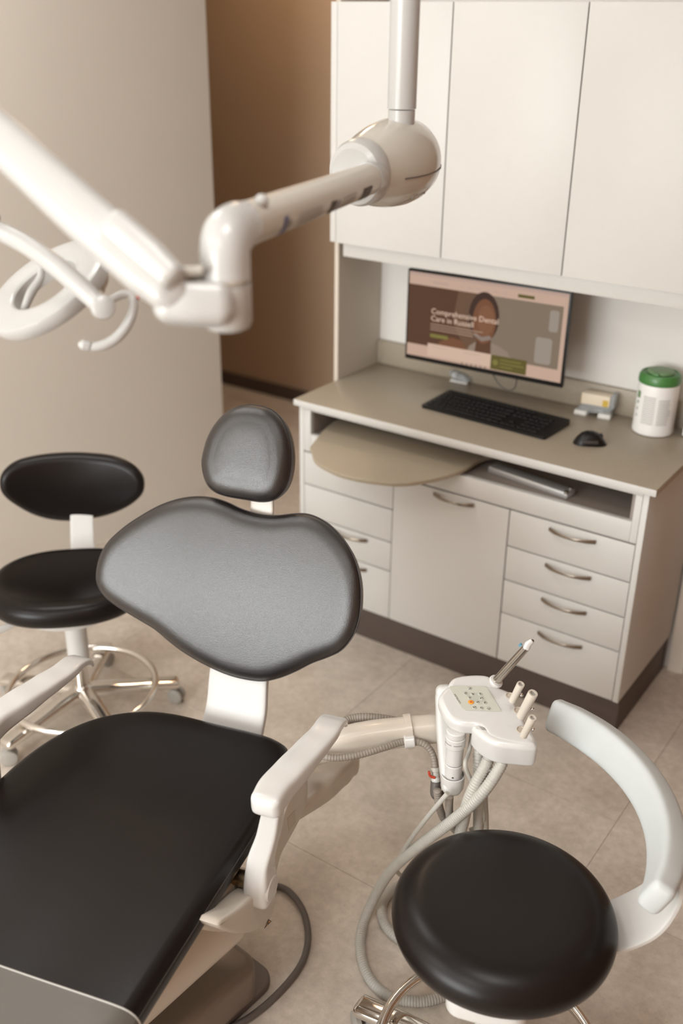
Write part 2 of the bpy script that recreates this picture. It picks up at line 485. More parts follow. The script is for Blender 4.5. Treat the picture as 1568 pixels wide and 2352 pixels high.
struct('ceiling', box((-4.2, -6.3, 3.20), (2.0, 2.1, 3.30)), M['ceil'])
struct('wall_left', box((-1.90, -6.2, 0), (-1.80, 0.852, 3.20)), M['wall'])
struct('wall_corridor', box((-4.2, 2.0, 0), (2.0, 2.1, 3.20)), M['brown'])
struct('baseboard_corridor', box((-4.1, 1.982, 0), (1.9, 2.0, 0.075), 0.002), M['kick'])
struct('wall_corridor_end', box((-4.2, -6.2, 0), (-4.1, 2.0, 3.20)), M['brown'])
struct('wall_right', box((1.90, -6.2, 0), (2.0, 2.0, 3.20)), M['walnut'])
b = box((-0.72, YB, 0), (0.60, 0.66, 3.20))
struct('wall_back', b, M['offwhite'])
struct('wall_back_panel', box((-0.722, 0.262, 0), (-0.7046, YB, 3.20), 0.002), M['panelp'])
struct('trim_1', box((0.600, 0.520, 0.0), (0.622, 0.66, 2.10), 0.003), M['wall'])
struct('trim_2', box((0.566, 0.516, 0.0), (0.606, 0.5405, 2.10), 0.003), M['wall'])
struct('wall_back_right', box((0.622, 0.60, 0), (1.90, 0.66, 3.20)), M['walnut'])
# wall behind the camera with the window opening
b = box((-4.2, -6.3, 0), (WIN_X0, WIN_Y, 3.20)); box((WIN_X1, -6.3, 0), (2.0, WIN_Y, 3.20), bm=b)
box((WIN_X0, -6.3, 0), (WIN_X1, WIN_Y, WIN_Z0), bm=b); box((WIN_X0, -6.3, WIN_Z1), (WIN_X1, WIN_Y, 3.20), bm=b)
struct('wall_front', b, M['wall'])
b = box((WIN_X0, -6.26, WIN_Z0), (WIN_X0+.05, -6.20, WIN_Z1)); box((WIN_X1-.05, -6.26, WIN_Z0), (WIN_X1, -6.20, WIN_Z1), bm=b)
box((WIN_X0, -6.26, WIN_Z0), (WIN_X1, -6.20, WIN_Z0+.05), bm=b); box((WIN_X0, -6.26, WIN_Z1-.05), (WIN_X1, -6.20, WIN_Z1), bm=b)
struct('window_1', b, M['offwhite'])

# ------------------------------------------------------------------ upper cabinet
UY = 0.192; ZU0, ZU1 = 1.4085, 2.1332; XU0, XU1 = -0.692, 0.5665
uc = thing('wall_cabinet', 'cream wall cabinet with flat doors hanging above the monitor', 'cabinet', ((XU0+XU1)/2, YB, ZU0))
b = box((XU0, UY+0.020, ZU0), (XU1, YB-0.0005, ZU1), 0.001)
obj('body', b, M['cab'], uc)
obj('end_strip', box((XU0, UY+0.001, ZU0), (-0.6695, UY+0.0195, ZU1), 0.001), M['cab'], uc)
for a, c in ((-0.6675, -0.2642), (-0.2602, 0.1470), (0.1510, 0.5580)):
    obj('door', box((a, UY, ZU0-0.001), (c, UY+0.0195, ZU1), 0.0012), M['cab'], uc)
vy = 0.232
vb = box((-0.665, vy, 1.356), (XU1, vy+0.022, ZU0-0.0005), 0.0015)
obj('light_valance', vb, M['cab'], uc)
obj('underside_panel', box((-0.665, vy+0.022, 1.395), (XU1, YB-0.001, ZU0-0.0005)), M['cab'], uc)
obj('catch', lathe([(0.003, 0), (0.003, 0.012)], axis_m((-0.565, vy-0.010, 1.404), (0, 1, 0)), 12), M['dark'], uc)

# ------------------------------------------------------------------ worktop
ct = thing('countertop', 'greige laminate worktop with pale edge on the base cabinet', 'worktop', ((XL+XR)/2, YB/2, 0.8785))
obj('worktop_board', box((XL, 0.0, 0.8785), (XR, YB-0.0005, 0.900), 0.0015), M['top'], ct)
obj('front_edge', box((XL-0.0006, -0.0016, 0.8787), (XR+0.0006, 0.0, 0.8990), 0.0006), M['cab'], ct, label='cream edge strip')
obj('backsplash', box((XL+0.0005, YB-0.020, 0.9002), (XR, YB-0.0006, 0.990), 0.002), M['top'], ct)

# ------------------------------------------------------------------ base cabinet
FY = 0.0147; BX0, BX1 = -0.6921, 0.5603; ZT = 0.150; ZDR = 0.707
bc = thing('base_cabinet', 'cream base cabinet with bow handled drawers, brown kick and open tray slot', 'cabinet', ((BX0+BX1)/2, YB/2, 0))
obj('side_panel', box((BX1-0.018, FY, ZT), (BX1, YB-0.03, 0.878), 0.001), M['cab'], bc)
obj('side_panel', box((BX0, FY, ZT), (BX0+0.018, YB-0.03, 0.878), 0.001), M['cab'], bc)
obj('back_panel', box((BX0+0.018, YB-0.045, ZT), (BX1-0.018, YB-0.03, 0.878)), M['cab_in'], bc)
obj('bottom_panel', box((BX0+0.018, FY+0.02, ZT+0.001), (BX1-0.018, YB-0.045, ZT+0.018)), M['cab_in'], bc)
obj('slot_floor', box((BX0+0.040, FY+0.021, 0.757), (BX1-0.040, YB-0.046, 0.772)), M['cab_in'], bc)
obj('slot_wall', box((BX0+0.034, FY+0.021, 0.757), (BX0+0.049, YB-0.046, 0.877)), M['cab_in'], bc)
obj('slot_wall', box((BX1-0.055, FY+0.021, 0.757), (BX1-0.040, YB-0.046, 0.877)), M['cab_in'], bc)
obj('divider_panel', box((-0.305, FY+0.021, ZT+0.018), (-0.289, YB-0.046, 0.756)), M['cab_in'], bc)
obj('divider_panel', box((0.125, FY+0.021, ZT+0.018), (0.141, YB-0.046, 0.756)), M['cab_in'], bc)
obj('top_rail', box((BX0+0.0185, FY, 0.864), (BX1-0.0185, FY+0.020, 0.8782), 0.001), M['cab'], bc)
obj('lower_rail', box((BX0+0.049, FY, ZDR+0.004), (BX1-0.0405, FY+0.020, 0.777), 0.001), M['cab'], bc)
obj('stile', box((BX0+0.0190, FY, ZDR+0.004), (BX0+0.0485, FY+0.020, 0.8638), 0.001), M['cab'], bc)
obj('stile', box((BX1-0.0400, FY, ZDR+0.004), (BX1-0.0190, FY+0.020, 0.8638), 0.001), M['cab'], bc)
kb = box((BX0+0.01, FY+0.0445, 0.0005), (0.5523, YB-0.02, ZT-0.0005), 0.001)
obj('toe_kick', kb, M['kick'], bc)


def handle(parent, x0, x1, z):
    P = []
    for t in range(0, 9):
        u = t/8; x = x0+(x1-x0)*u; bow = math.sin(math.pi*u)
        P.append((x, FY-0.004-0.024*bow**0.8, z))
    wv = [0.007+0.006*abs(2*t/8-1) for t in range(9)]
    h = obj('handle', sweep(P, wv, [0.005]*9, (0, 0, 1), 3, n=14, sub=4, cap=0), M['bronze'], parent, label='bowed dark steel handle')
    return h


def drawer(x0, x1, z0, z1, hx=None):
    d = obj('drawer', box((x0, FY, z0), (x1, FY+0.0195, z1), 0.0012), M['cab'], bc)
    if hx: handle(d, hx[0], hx[1], hx[2])
    return d


g = 0.0022
for z0, z1, hz_ in ((0.580, ZDR, 0.682), (0.458, 0.580, 0.557), (0.334, 0.458, 0.433), (ZT, 0.334, 0.308)):
    drawer(0.1337+g, 0.5400, z0+g, z1-g, (0.272, 0.422, hz_))
for z0, z1, hz_ in ((0.583, ZDR, 0.682), (0.457, 0.583, None), (0.343, 0.457, 0.436), (ZT, 0.343, 0.318)):
    drawer(BX0+0.0205, -0.2983, z0+g, z1-g, (-0.545, -0.395, hz_) if hz_ else None)
dr = obj('door', box((-0.2961+0.0005, FY, ZT+g), (0.1315, FY+0.0195, ZDR-g), 0.0012), M['cab'], bc)
handle(dr, -0.139, 0.010, 0.688)
# pull-out round tray
TZ = 0.800
tr = [(716, 1040), (712, 1022), (725, 1000), (752, 980), (790, 967)]
tl = [tuple(Z(x, y, TZ).xy) for x, y in ((716, 1035), (722, 1055), (741, 1070), (775, 1086), (815, 1097), (865, 1105), (920, 1109), (970, 1104), (1025, 1092), (1070, 1075), (1110, 1052))]
tl = tl + [(0.02, 0.30), (-0.25, 0.42), (-0.53, 0.36), (-0.62, 0.15), tuple(Z(716, 1020, TZ).xy)]
tr_o = obj('pull_out_tray', slab(tl, Matrix.Identity(4), TZ-0.014, TZ, 0.003, n=120), M['shelf'], bc, label='rounded beige pull-out tray')
b = box((0.10, 0.06, 0.775), (0.46, 0.085, 0.800), 0.006)
b2 = box((-0.20, -0.018, 0), (0.20, 0.018, 0.022), 0.004)
q0 = Y(1130, 1066, 0.12); q1 = Y(1312, 1132, 0.075)
fr = frame(((q0+q1)/2)-Vector((0, 0, 0.012)), (q1-q0), (0, 1, 0))
b2 = box((-(q1-q0).length/2, -0.024, -0.006), ((q1-q0).length/2, 0.024, 0.016), 0.005)
b.free()
sl = obj('slide_rail', join(bmesh.new(), b2, frame(((q0+q1)/2).xy.to_3d()+Vector((0, 0, 0.779)), ((q1-q0).x, (q1-q0).y, 0), (0, 1, 0))), M['satin'], bc, label='steel slide rail in the tray slot')
for s in (-0.018, 0.018):
    pp = q1.xy.to_3d()+Vector((-0.01, s, 0.789))
    obj('roller', lathe([(0.004, 0), (0.007, 0.001), (0.007, 0.009), (0.003, 0.010)], axis_m(pp, (0, 0, 1)), 14), M['steel'], sl)

# ------------------------------------------------------------------ monitor
mA, mB = Y(937, 616, 0.300), Y(1314, 671, 0.325); mC = Y(938, 829, 0.300)
mx = Vector((mB.x-mA.x, mB.y-mA.y, 0)).normalized(); mw = (mB-mA).length; mh = 0.312
mO = Vector((mA.x, mA.y, (mA.z+mB.z)/2-mh))
MF = frame(mO, mx, (0, 0, 1))      # x right, y up, z towards the room
mo = thing('monitor', 'thin black monitor showing a dental clinic web page under the wall cabinet', 'monitor', mO)
obj('case', join(bmesh.new(), box((0, 0, -0.018), (mw, mh, 0), 0.003), MF), M['black'], mo)
bz = 0.0075
scm = obj('screen', slab([(bz, bz+0.009), (mw-bz, bz+0.009), (mw-bz, mh-bz), (bz, mh-bz)], MF, 0.0002, 0.0006), scr('screen_beige', (0.52, 0.355, 0.27)), mo, smooth=False)


def sq(name, P, mat, z, parent=scm): return obj(name, slab(P, MF, z, z+0.0003), mat, parent, smooth=False)


def su(px, py): p = MF.inverted() @ plane_hit(MF, px, py); return (p.x, p.y)


# picture content in screen coordinates (fractions of the screen)
def sp(u, v): return (bz+u*(mw-2*bz), bz+0.009+v*(mh-2*bz-0.009))
W_ = dict(brown=scr('screen_brown', (0.085, 0.036, 0.017)), tan=scr('screen_tan', (0.20, 0.150, 0.105)), skin=scr('screen_skin', (0.165, 0.066, 0.030)),
          hair=scr('screen_hair', (0.045, 0.020, 0.013)), coat=scr('screen_coat', (0.26, 0.195, 0.145)), txt=scr('screen_text', (0.75, 0.55, 0.42)),
          olive=scr('screen_olive', (0.105, 0.085, 0.018)), lime=scr('screen_lime', (0.19, 0.165, 0.040)), grey=scr('screen_grey', (0.30, 0.25, 0.205)),
          bar=scr('screen_bar', (0.46, 0.32, 0.26)), mask=scr('screen_mask', (0.24, 0.18, 0.15)), skd=scr('screen_skin_dark', (0.10, 0.042, 0.020)), mid=scr('screen_mid', (0.13, 0.070, 0.040)))
sq('browser_bar', [sp(0, 0.965), sp(1, 0.965), sp(1, 1), sp(0, 1)], W_['bar'], 0.0007)
sq('photo_area', [sp(0, 0.145), sp(0.975, 0.145), sp(0.975, 0.855), sp(0, 0.855)], W_['brown'], 0.0007)
sq('photo_wall', [sp(0.40, 0.145), sp(0.975, 0.145), sp(0.975, 0.855), sp(0.33, 0.855), sp(0.30, 0.5)], W_['mid'], 0.0011)
sq('photo_wall', [sp(0.55, 0.145), sp(0.975, 0.145), sp(0.975, 0.855), sp(0.52, 0.855)], W_['tan'], 0.0015)
sq('photo_chair', rrect(sp(0.83, 0.16)[0], sp(0, 0.18)[1], sp(0.93, 0)[0], sp(0, 0.48)[1], 0.01), W_['grey'], 0.0019)
sq('photo_chair', rrect(sp(0.90, 0.16)[0], sp(0, 0.56)[1], sp(0.955, 0)[0], sp(0, 0.80)[1], 0.008), W_['grey'], 0.0019)
def ell(u, v, ru, rv, n=28, k=1.0): c = sp(u, v); return [(c[0]+ru*math.cos(2*math.pi*i/n)*(1 if math.sin(2*math.pi*i/n) > 0 else k), c[1]+rv*math.sin(2*math.pi*i/n)) for i in range(n)]
sq('photo_person', ell(0.50, 0.60, 0.055, 0.083), W_['hair'], 0.0019)
sq('photo_person', [sp(0.40, 0.145), sp(0.42, 0.24), sp(0.46, 0.30), sp(0.53, 0.33), sp(0.60, 0.30), sp(0.66, 0.25), sp(0.70, 0.145)], W_['coat'], 0.0019)
sq('photo_person', [sp(0.20, 0.145), sp(0.22, 0.22), sp(0.30, 0.30), sp(0.37, 0.28), sp(0.42, 0.145)], W_['skin'], 0.0019)
sq('photo_person', [sp(0.455, 0.17), sp(0.465, 0.36), sp(0.555, 0.36), sp(0.56, 0.17)], W_['skd'], 0.0023)
sq('photo_person', ell(0.505, 0.55, 0.042, 0.075), W_['skin'], 0.0026)
sq('photo_person', ell(0.515, 0.565, 0.030, 0.050), scr('screen_skin_light', (0.20, 0.085, 0.042)), 0.0029)
sq('photo_person', [sp(0.445, 0.37), sp(0.50, 0.315), sp(0.56, 0.36), sp(0.545, 0.40), sp(0.50, 0.37), sp(0.455, 0.40)], W_['mask'], 0.0031)
sq('card', [sp(0.145, 0.035), sp(0.565, 0.035), sp(0.565, 0.185), sp(0.145, 0.185)], scr('screen_card', (0.60, 0.43, 0.33)), 0.0034)
sq('olive_card', [sp(0.565, 0.015), sp(0.79, 0.015), sp(0.79, 0.185), sp(0.565, 0.185)], W_['olive'], 0.0036)
for i, (l, w) in enumerate(((0.10, 0.13), (0.10, 0.15), (0.05, 0.08))):
    sq('card_text', [sp(0.625, 0.135-i*0.04), sp(0.625+w, 0.135-i*0.04), sp(0.625+w, 0.148-i*0.04), sp(0.625, 0.148-i*0.04)], W_['lime'], 0.0040)
sq('card_icon', ell(0.595, 0.10, 0.010, 0.010, 14), W_['lime'], 0.0040)
for u, w in ((0.18, 0.10), (0.385, 0.11)):
    sq('card_text', [sp(u, 0.145), sp(u+w, 0.145), sp(u+w, 0.152), sp(u, 0.152)], W_['bar'], 0.0038)
sq('menu_button', [sp(0.70, 0.885), sp(0.80, 0.885), sp(0.80, 0.920), sp(0.70, 0.920)], W_['olive'], 0.0011)
for i in range(6): sq('menu_text', [sp(0.33+i*0.055, 0.90), sp(0.36+i*0.055, 0.90), sp(0.36+i*0.055, 0.908), sp(0.33+i*0.055, 0.908)], W_['bar'], 0.0011)
sq('menu_logo', [sp(0.16, 0.895), sp(0.26, 0.895), sp(0.26, 0.918), sp(0.16, 0.918)], W_['bar'], 0.0011)
TM = MF @ Matrix.Translation((*sp(0.158, 0.545), 0.0040))
text('headline', 'Comprehensive Dental\nCare in Russell', 0.0265, TM, W_['txt'], scm, 0.0001, space=0.92)
for i in range(3):
    sq('paragraph', [sp(0.158, 0.415-i*0.032), sp(0.50-0.03*i, 0.415-i*0.032), sp(0.50-0.03*i, 0.428-i*0.032), sp(0.158, 0.428-i*0.032)], scr('screen_para', (0.34, 0.225, 0.16)), 0.0040)
sq('green_button', rrect(*sp(0.158, 0.262), *sp(0.28, 0.305), 0.005), W_['lime'], 0.0040)
for u in (0.34, 0.37, 0.40, 0.43, 0.46, 0.49): sq('taskbar_icon', ell(u+0.04, 0.015, 0.004, 0.004, 8), W_['coat'], 0.0011)
# wall bracket and cable
wb = box((-0.05, 0, -0.05), (0.05, 0, 0.05))
wb.free()
ctr = MF @ Vector((mw*0.5, mh*0.45, -0.018))
obj('wall_bracket', box((ctr.x-0.05, ctr.y+0.001, ctr.z-0.05), (ctr.x+0.05, YB-0.001, ctr.z+0.05), 0.004), M['black'], mo)
cb = tube([Y(1126, 845, 0.335), Y(1133, 862, 0.335), Y(1148, 885, 0.335), Y(1168, 897, 0.335), Y(1182, 890, 0.335), Y(1187, 865, 0.335), Y(1187, 845, 0.335)], 0.0028, 8)
obj('monitor_cable', cb, M['cable'], mo)

# small white gadget under the monitor
gp = Z(1053, 876, 0.902)
gd = thing('tape_dispenser', 'small white plastic dispenser on the worktop under the monitor', 'dispenser', (gp.x, gp.y, 0.9002))
gm = frame((gp.x, gp.y, 0.9002), (mx.x, mx.y, 0), (-mx.y, mx.x, 0))
b = sweep([gm @ Vector((-0.030, 0, 0.034)), gm @ Vector((-0.015, 0, 0.022)), gm @ Vector((0.012, 0, 0.018)), gm @ Vector((0.036, 0, 0.012))], [0.03]*4, [0.016, 0.030, 0.030, 0.020], (-mx.y, mx.x, 0), 3, cap=0.3)
obj('body', b, M['acryl'], gd)
obj('core', lathe([(0.004, -0.008), (0.010, -0.007), (0.010, 0.007), (0.004, 0.008)], axis_m(gm @ Vector((-0.014, 0, 0.024)), (-mx.y, mx.x, 0)), 20), M['label'], gd)
obj('foot', join(bmesh.new(), box((-0.030, -0.013, 0.0), (0.040, 0.013, 0.006), 0.002), gm), M['label'], gd)

# ------------------------------------------------------------------ keyboard
ka, kb_, kc, kd = [Z(x, y, 0.912) for x, y in ((1023, 897), (1298, 965), (1263, 1006), (976, 930))]
kx = Vector(((kb_-ka).x+(kc-kd).x, (kb_-ka).y+(kc-kd).y, 0)).normalized(); kcn = (ka+kb_+kc+kd)/4
KF = frame((kcn.x, kcn.y, 0.9003), kx, (-kx.y, kx.x, 0)); KW, KD = 0.468, 0.178
kbo = thing('keyboard', 'black full-size keyboard on the worktop in front of the monitor', 'keyboard', (kcn.x, kcn.y, 0.9003))
b = slab(rrect(-KW/2, -KD/2, KW/2, KD/2, 0.008), Matrix.Identity(4), 0.0, 0.014, 0)
for v in b.verts:
    if v.co.z > 0.01: v.co.z = 0.010+0.008*(v.co.y/KD+0.5)
obj('body', join(bmesh.new(), b, KF), M['black'], kbo)
keym = {}
def key(x, y, w, d=0.0148):
    if (w, d) not in keym:
        b = bmesh.new(); V = []
        for z, s in ((0, 0), (0.004, 0.0014)):
            V += [b.verts.new((sx*(w/2-s), sy*(d/2-s), z)) for sx, sy in ((-1, -1), (1, -1), (1, 1), (-1, 1))]
        b.faces.new(V[4:]); 
        for i in range(4): b.faces.new((V[i], V[(i+1) % 4], V[4+(i+1) % 4], V[4+i]))
        me = bpy.data.meshes.new('key'); b.to_mesh(me); b.free(); me.materials.append(M['key']); keym[(w, d)] = me
    o = bpy.data.objects.new('key', keym[(w, d)]); C.objects.link(o); o.parent = kbo
    p = KF @ Vector((x, y, 0.0102+0.008*(y/KD+0.5))); o.location = p-WLOC[kbo.name]; o.rotation_euler = (0, 0, math.atan2(kx.y, kx.x))
u_ = 0.0186; x_ = -KW/2+0.012
for r, ws in enumerate(([1]*15, [1]*13+[2], [1.5]+[1]*12+[1.5], [1.75]+[1]*11+[2.25], [2.25]+[1]*10+[2.75], [1.25]*3+[6.25]+[1.25]*4)):
    x = x_; y = KD/2-0.022-r*0.0268+(0 if r else 0.003)
    for w in ws:
        w = w*(15/sum(ws)); key(x+w*u_/2, y, round(w*u_-0.0022, 5), 0.0125 if r == 0 else 0.0165); x += w*u_
for r in (0, 1, 2, 5):
    for i in range(3): key(x_+15.3*u_+(i+.5)*u_, KD/2-0.022-r*0.0268+(0 if r else 0.003), round(u_-0.0022, 5), 0.0125 if r == 0 else 0.0165)
key(x_+16.8*u_, KD/2-0.022-4*0.0268, round(u_-0.0022, 5), 0.0165)
for r in range(1, 6):
    for i in range(4): key(x_+18.6*u_+(i+.5)*u_, KD/2-0.022-r*0.0268, round(u_-0.0022, 5), 0.0165)
# mouse
ms = Z(1354, 1018, 0.901)
mm = frame((ms.x, ms.y, 0.9003), Vector((0.85, 0.52, 0)), Vector((-0.52, 0.85, 0)))
mt = thing('mouse', 'black computer mouse on the worktop beside the keyboard', 'mouse', (ms.x, ms.y, 0.9003))
rings = []
for t in [0, .04, .12, .25, .4, .55, .7, .83, .93, .98, 1.0]:
    x = -0.052+0.104*t; hw = 0.032*max(0.02, (1-abs(2*t-1)**3.2))**0.5*(1-0.08*math.sin(math.pi*t)); h = 0.042*max(0.03, (math.sin(math.pi*min(1, t*0.8+0.12))))**0.8*max(0.05, 1-abs(2*t-1)**5)
    rings.append([mm @ Vector((x, hw*math.copysign(abs(math.cos(a))**0.8, math.cos(a)), max(0, h*math.sin(a)) if math.sin(a) > 0 else 0)) for a in [2*math.pi*k/28 for k in range(28)]])
obj('shell', rings_to_bm(rings), M['black'], mt)
obj('wheel', lathe([(0.004, -0.003), (0.0085, -0.003), (0.0085, 0.003), (0.004, 0.003)], axis_m(mm @ Vector((0.030, 0, 0.026)), mm.col[1].xyz), 18), M['dark'], mt)
obj('side_grip', join(bmesh.new(), box((-0.03, -0.0325, 0.010), (0.02, -0.026, 0.020), 0.002), mm), M['dark'], mt)

# ------------------------------------------------------------------ cotton roll dispenser
dp = Z(1368, 955, 0.902)
dm = frame((dp.x-0.003, dp.y-0.014, 0.9002), (0.93, 0.12, 0), (-0.12, 0.93, 0))
dt = thing('cotton_roll_dispenser', 'clear acrylic dispenser with a white and yellow box by the backsplash', 'dispenser', (dp.x, dp.y, 0.9002))
b = slab([(-0.062, 0.0), (-0.062, 0.020), (-0.045, 0.030), (-0.045, 0.038), (0.052, 0.038), (0.052, 0.0), (0.022, 0.0), (0.022, 0.014), (-0.020, 0.014), (-0.020, 0.0)], dm @ Matrix(((1, 0, 0, 0), (0, 0, -1, 0), (0, 1, 0, 0), (0, 0, 0, 1))), -0.055, -0.010, 0.0015)
obj('tray_base', b, M['acryl'], dt)
obj('foot', join(bmesh.new(), box((-0.066, -0.004, 0), (-0.024, 0.018, 0.016), 0.003), dm), M['label'], dt)
obj('foot', join(bmesh.new(), box((0.014, -0.004, 0), (0.056, 0.018, 0.016), 0.003), dm), M['label'], dt)
obj('roll_box', join(bmesh.new(), box((-0.050, 0.012, 0.036), (0.045, 0.056, 0.074), 0.002), dm), M['cream'], dt, label='cream box')
obj('box_print', join(bmesh.new(), box((0.022, 0.0112, 0.038), (0.040, 0.0122, 0.060), 0.0), dm), M['yellow'], dt, smooth=False)
obj('box_print', join(bmesh.new(), box((-0.0508, 0.014, 0.040), (-0.0500, 0.050, 0.070), 0.0), dm), M['yellow'], dt, smooth=False)
obj('side_clip', join(bmesh.new(), box((0.047, 0.008, 0.034), (0.062, 0.060, 0.080), 0.003), dm), M['acryl'], dt)

# ------------------------------------------------------------------ wipes canister
cp = (Z(1453, 985, 0.9).xy+Z(1558, 985, 0.9).xy)/2; cn = Vector((cp.x-0.004, cp.y-0.022, 0.9002))
r0 = 0.0655; CM = vert(cn.x, cn.y, cn.z)
ca = thing('wipes_canister', 'white disinfectant wipes canister with a green lid at worktop end', 'canister', cn)
obj('tub', lathe([(0.0, 0.0), (r0-0.006, 0.0), (r0-0.001, 0.003), (r0, 0.010), (r0-0.001, 0.02), (r0-0.002, 0.15), (r0-0.004, 0.168), (r0-0.008, 0.175), (0.0, 0.175)], CM, 64), M['label'], ca)
obj('lid', lathe([(r0-0.004, 0.164), (r0-0.0005, 0.166), (r0+0.0005, 0.172), (r0-0.001, 0.188), (r0-0.006, 0.196), (r0-0.012, 0.198), (r0-0.016, 0.194), (0.0, 0.193)], CM, 64), M['green'], ca, label='green screw lid')
obj('lid_flap', lathe([(0.0, 0.1932), (0.041, 0.1935), (0.043, 0.198), (0.040, 0.2035), (0.036, 0.205), (0.0, 0.2045)], CM, 48), M['green2'], ca, label='pale green dispensing flap')
obj('flap_tab', box((cn.x-0.012, cn.y-0.052, cn.z+0.195), (cn.x+0.010, cn.y-0.036, cn.z+0.2035), 0.003), M['green'], ca)


def wrap(name, a0, a1, z0, z1, mat, off=0.0006, parent=ca):
    n = max(2, int(abs(a1-a0)/4)); b = bmesh.new(); R = []
    for i in range(n+1):
        a = math.radians(a0+(a1-a0)*i/n)
        R.append([b.verts.new((cn.x+(r0-0.0008+off)*math.cos(a), cn.y+(r0-0.0008+off)*math.sin(a), cn.z+z)) for z in (z0, z1)])
    for i in range(n): b.faces.new((R[i][0], R[i+1][0], R[i+1][1], R[i][1]))
    return obj(name, b, mat, parent)


va = math.degrees(math.atan2(CAM.y-cn.y, CAM.x-cn.x))
for i in range(15):
    z = 0.128-i*0.0062
    wrap('label_print', va-38, va-2, z, z+0.0022, M['ink_l']); 
    if i > 0: wrap('label_print', va+6, va+42+random.uniform(-6, 3), z, z+0.0022, M['ink_l'])
wrap('label_emblem', va-66, va-52, 0.118, 0.140, M['green2'])
for z in (0.100, 0.078, 0.056): wrap('label_emblem', va-62, va-56, z, z+0.008, M['green2'] if z > 0.09 else M['ink_l'])
# object at the far end of the worktop, only its edge shows
bxp = Z(1578, 985, 0.9)
bt = thing('box', 'dark boxed carton standing right of the white canister at the frame edge', 'box', (0.525, 0.475, 0.9002))
obj('carton', box((0.500, 0.452, 0.9002), (0.572, 0.515, 0.985), 0.002), M['kick'], bt)
obj('carton_label', box((0.503, 0.4512, 0.9052), (0.570, 0.4520, 0.935), 0.0), M['label'], bt, smooth=False)

# ------------------------------------------------------------------ dental chair
AX = Vector((0.2588, -0.9659, 0)); WX = Vector((0.9659, 0.2588, 0)); O0 = Vector((0, -1.3, 0)); ZZ = Vector((0, 0, 1))
def ch(a, w, z): return O0+AX*a+WX*w+ZZ*z
dc = thing('dental_chair', 'black leather dental chair with butterfly backrest, white armrests and cream body', 'dental chair', ch(0.30, -0.04, 0))
# seat
SM = frame(ch(0, 0, 0.525), WX, -AX)       # x = w, y = towards the back
so = [(0.165, -1.033), (0.203, -1.012), (0.223, -0.972), (0.229, -0.90), (0.230, -0.75), (0.230, -0.60), (0.231, -0.38), (0.232, -0.27), (0.232, -0.14), (0.222, 0.02), (0.197, 0.095), (0.165, 0.118), (0.112, 0.127), (0, 0.126), (-0.119, 0.124), (-0.204, 0.102),
      (-0.281, 0.050), (-0.331, -0.024), (-0.362, -0.125), (-0.372, -0.24), (-0.372, -0.42), (-0.372, -0.60), (-0.371, -0.75), (-0.370, -0.90), (-0.364, -0.972), (-0.343, -1.012), (-0.305, -1.033), (-0.24, -1.040), (-0.07, -1.042), (0.10, -1.040)]
def sbend(x, y):
    e = min(1, max(0, (abs(x+0.07)-0.06)/0.24)); e = e*e*(3-2*e); return -0.014*(1-e)*min(1, max(0, (0.10-y)/0.2))
obj('seat_cushion', cushion(so, SM, 0.07, 0.030, bend=sbend, n=150), M['leather2'], dc)
obj('seat_seam', seam(so, SM, 0.014, -0.0015, 0.0012, n=150, bend=sbend), M['dark'], dc)
b = slab([(0.19, -0.95), (0.19, -0.05), (0.10, 0.08), (-0.24, 0.08), (-0.33, -0.05), (-0.33, -0.95)], SM, -0.065, -0.036, 0.008)
obj('seat_shell', b, M['beige'], dc)
# smoky vinyl foot cover
cvM = frame(ch(0, 0, 0.5655), WX, -AX)
rings = []
prof = [(-0.376, -0.075), (-0.378, -0.03), (-0.368, -0.006), (-0.34, 0.0), (-0.2, -0.002), (0.0, -0.002), (0.14, 0.0), (0.19, 0.0), (0.215, -0.003), (0.232, -0.014), (0.2385, -0.034), (0.238, -0.075)]
for y in (-0.655, -0.665, -0.70, -0.80, -0.92, -1.05):
    rings.append([cvM @ Vector((x, y, z)) for x, z in prof])
obj('foot_cover', rings_to_bm(rings, False, False, closed=False), M['cover'], dc, label='smoky clear vinyl foot cover')
obj('cover_edge', tube([cvM @ Vector((x, -0.655, z)) for x, z in prof], 0.0018, 6, sub=3), M['grom'], dc)
# backrest
PSI, TH = math.radians(15), math.radians(25)
bw = Vector((math.cos(PSI), math.sin(PSI), 0)); bb = Vector((-math.sin(PSI), math.cos(PSI), 0)); bv = bb*math.sin(TH)+ZZ*math.cos(TH)
BM = frame(D(545, 1360, 2.45), bw, bv)
bo = [(221, 1330), (226, 1290), (243, 1250), (275, 1215), (310, 1188), (350, 1163), (390, 1147), (430, 1140), (470, 1142), (505, 1152), (540, 1168), (580, 1180), (620, 1184), (660, 1180), (692, 1180), (722, 1190), (750, 1208), (778, 1236), (802, 1270), (817, 1305), (826, 1345), (827, 1390), (821, 1430), (806, 1465), (780, 1495), (745, 1512), (710, 1525), (670, 1545), (630, 1561), (590, 1569), (545, 1564), (500, 1551), (450, 1527), (405, 1499), (375, 1475), (345, 1448), (310, 1425), (275, 1402), (245, 1378), (228, 1355)]
bl = trace(BM, bo)
def bbend(x, y): return 0.35*max(0, abs(x+0.03)-0.12)**2 - 0.38*y*y
BM2 = BM @ Matrix.Translation((0, 0, -0.024))
obj('backrest', cushion(bl, BM2, 0.05, 0.040, puff=0.0, back_r=0.02, bend=bbend, n=160), M['leather'], dc)
obj('backrest_seam', seam(bl, BM2, 0.004, 0.0004, 0.0011, n=160, bend=bbend), M['dark'], dc)
bs = [(x*0.95+0.004, y*0.95) for x, y in bl]
obj('backrest_shell', cushion(bs, BM2 @ Matrix.Translation((0.004, 0, -0.036)), 0.026, 0.012, bend=bbend, n=120), M['basebox'], dc, label='taupe shell behind the backrest')
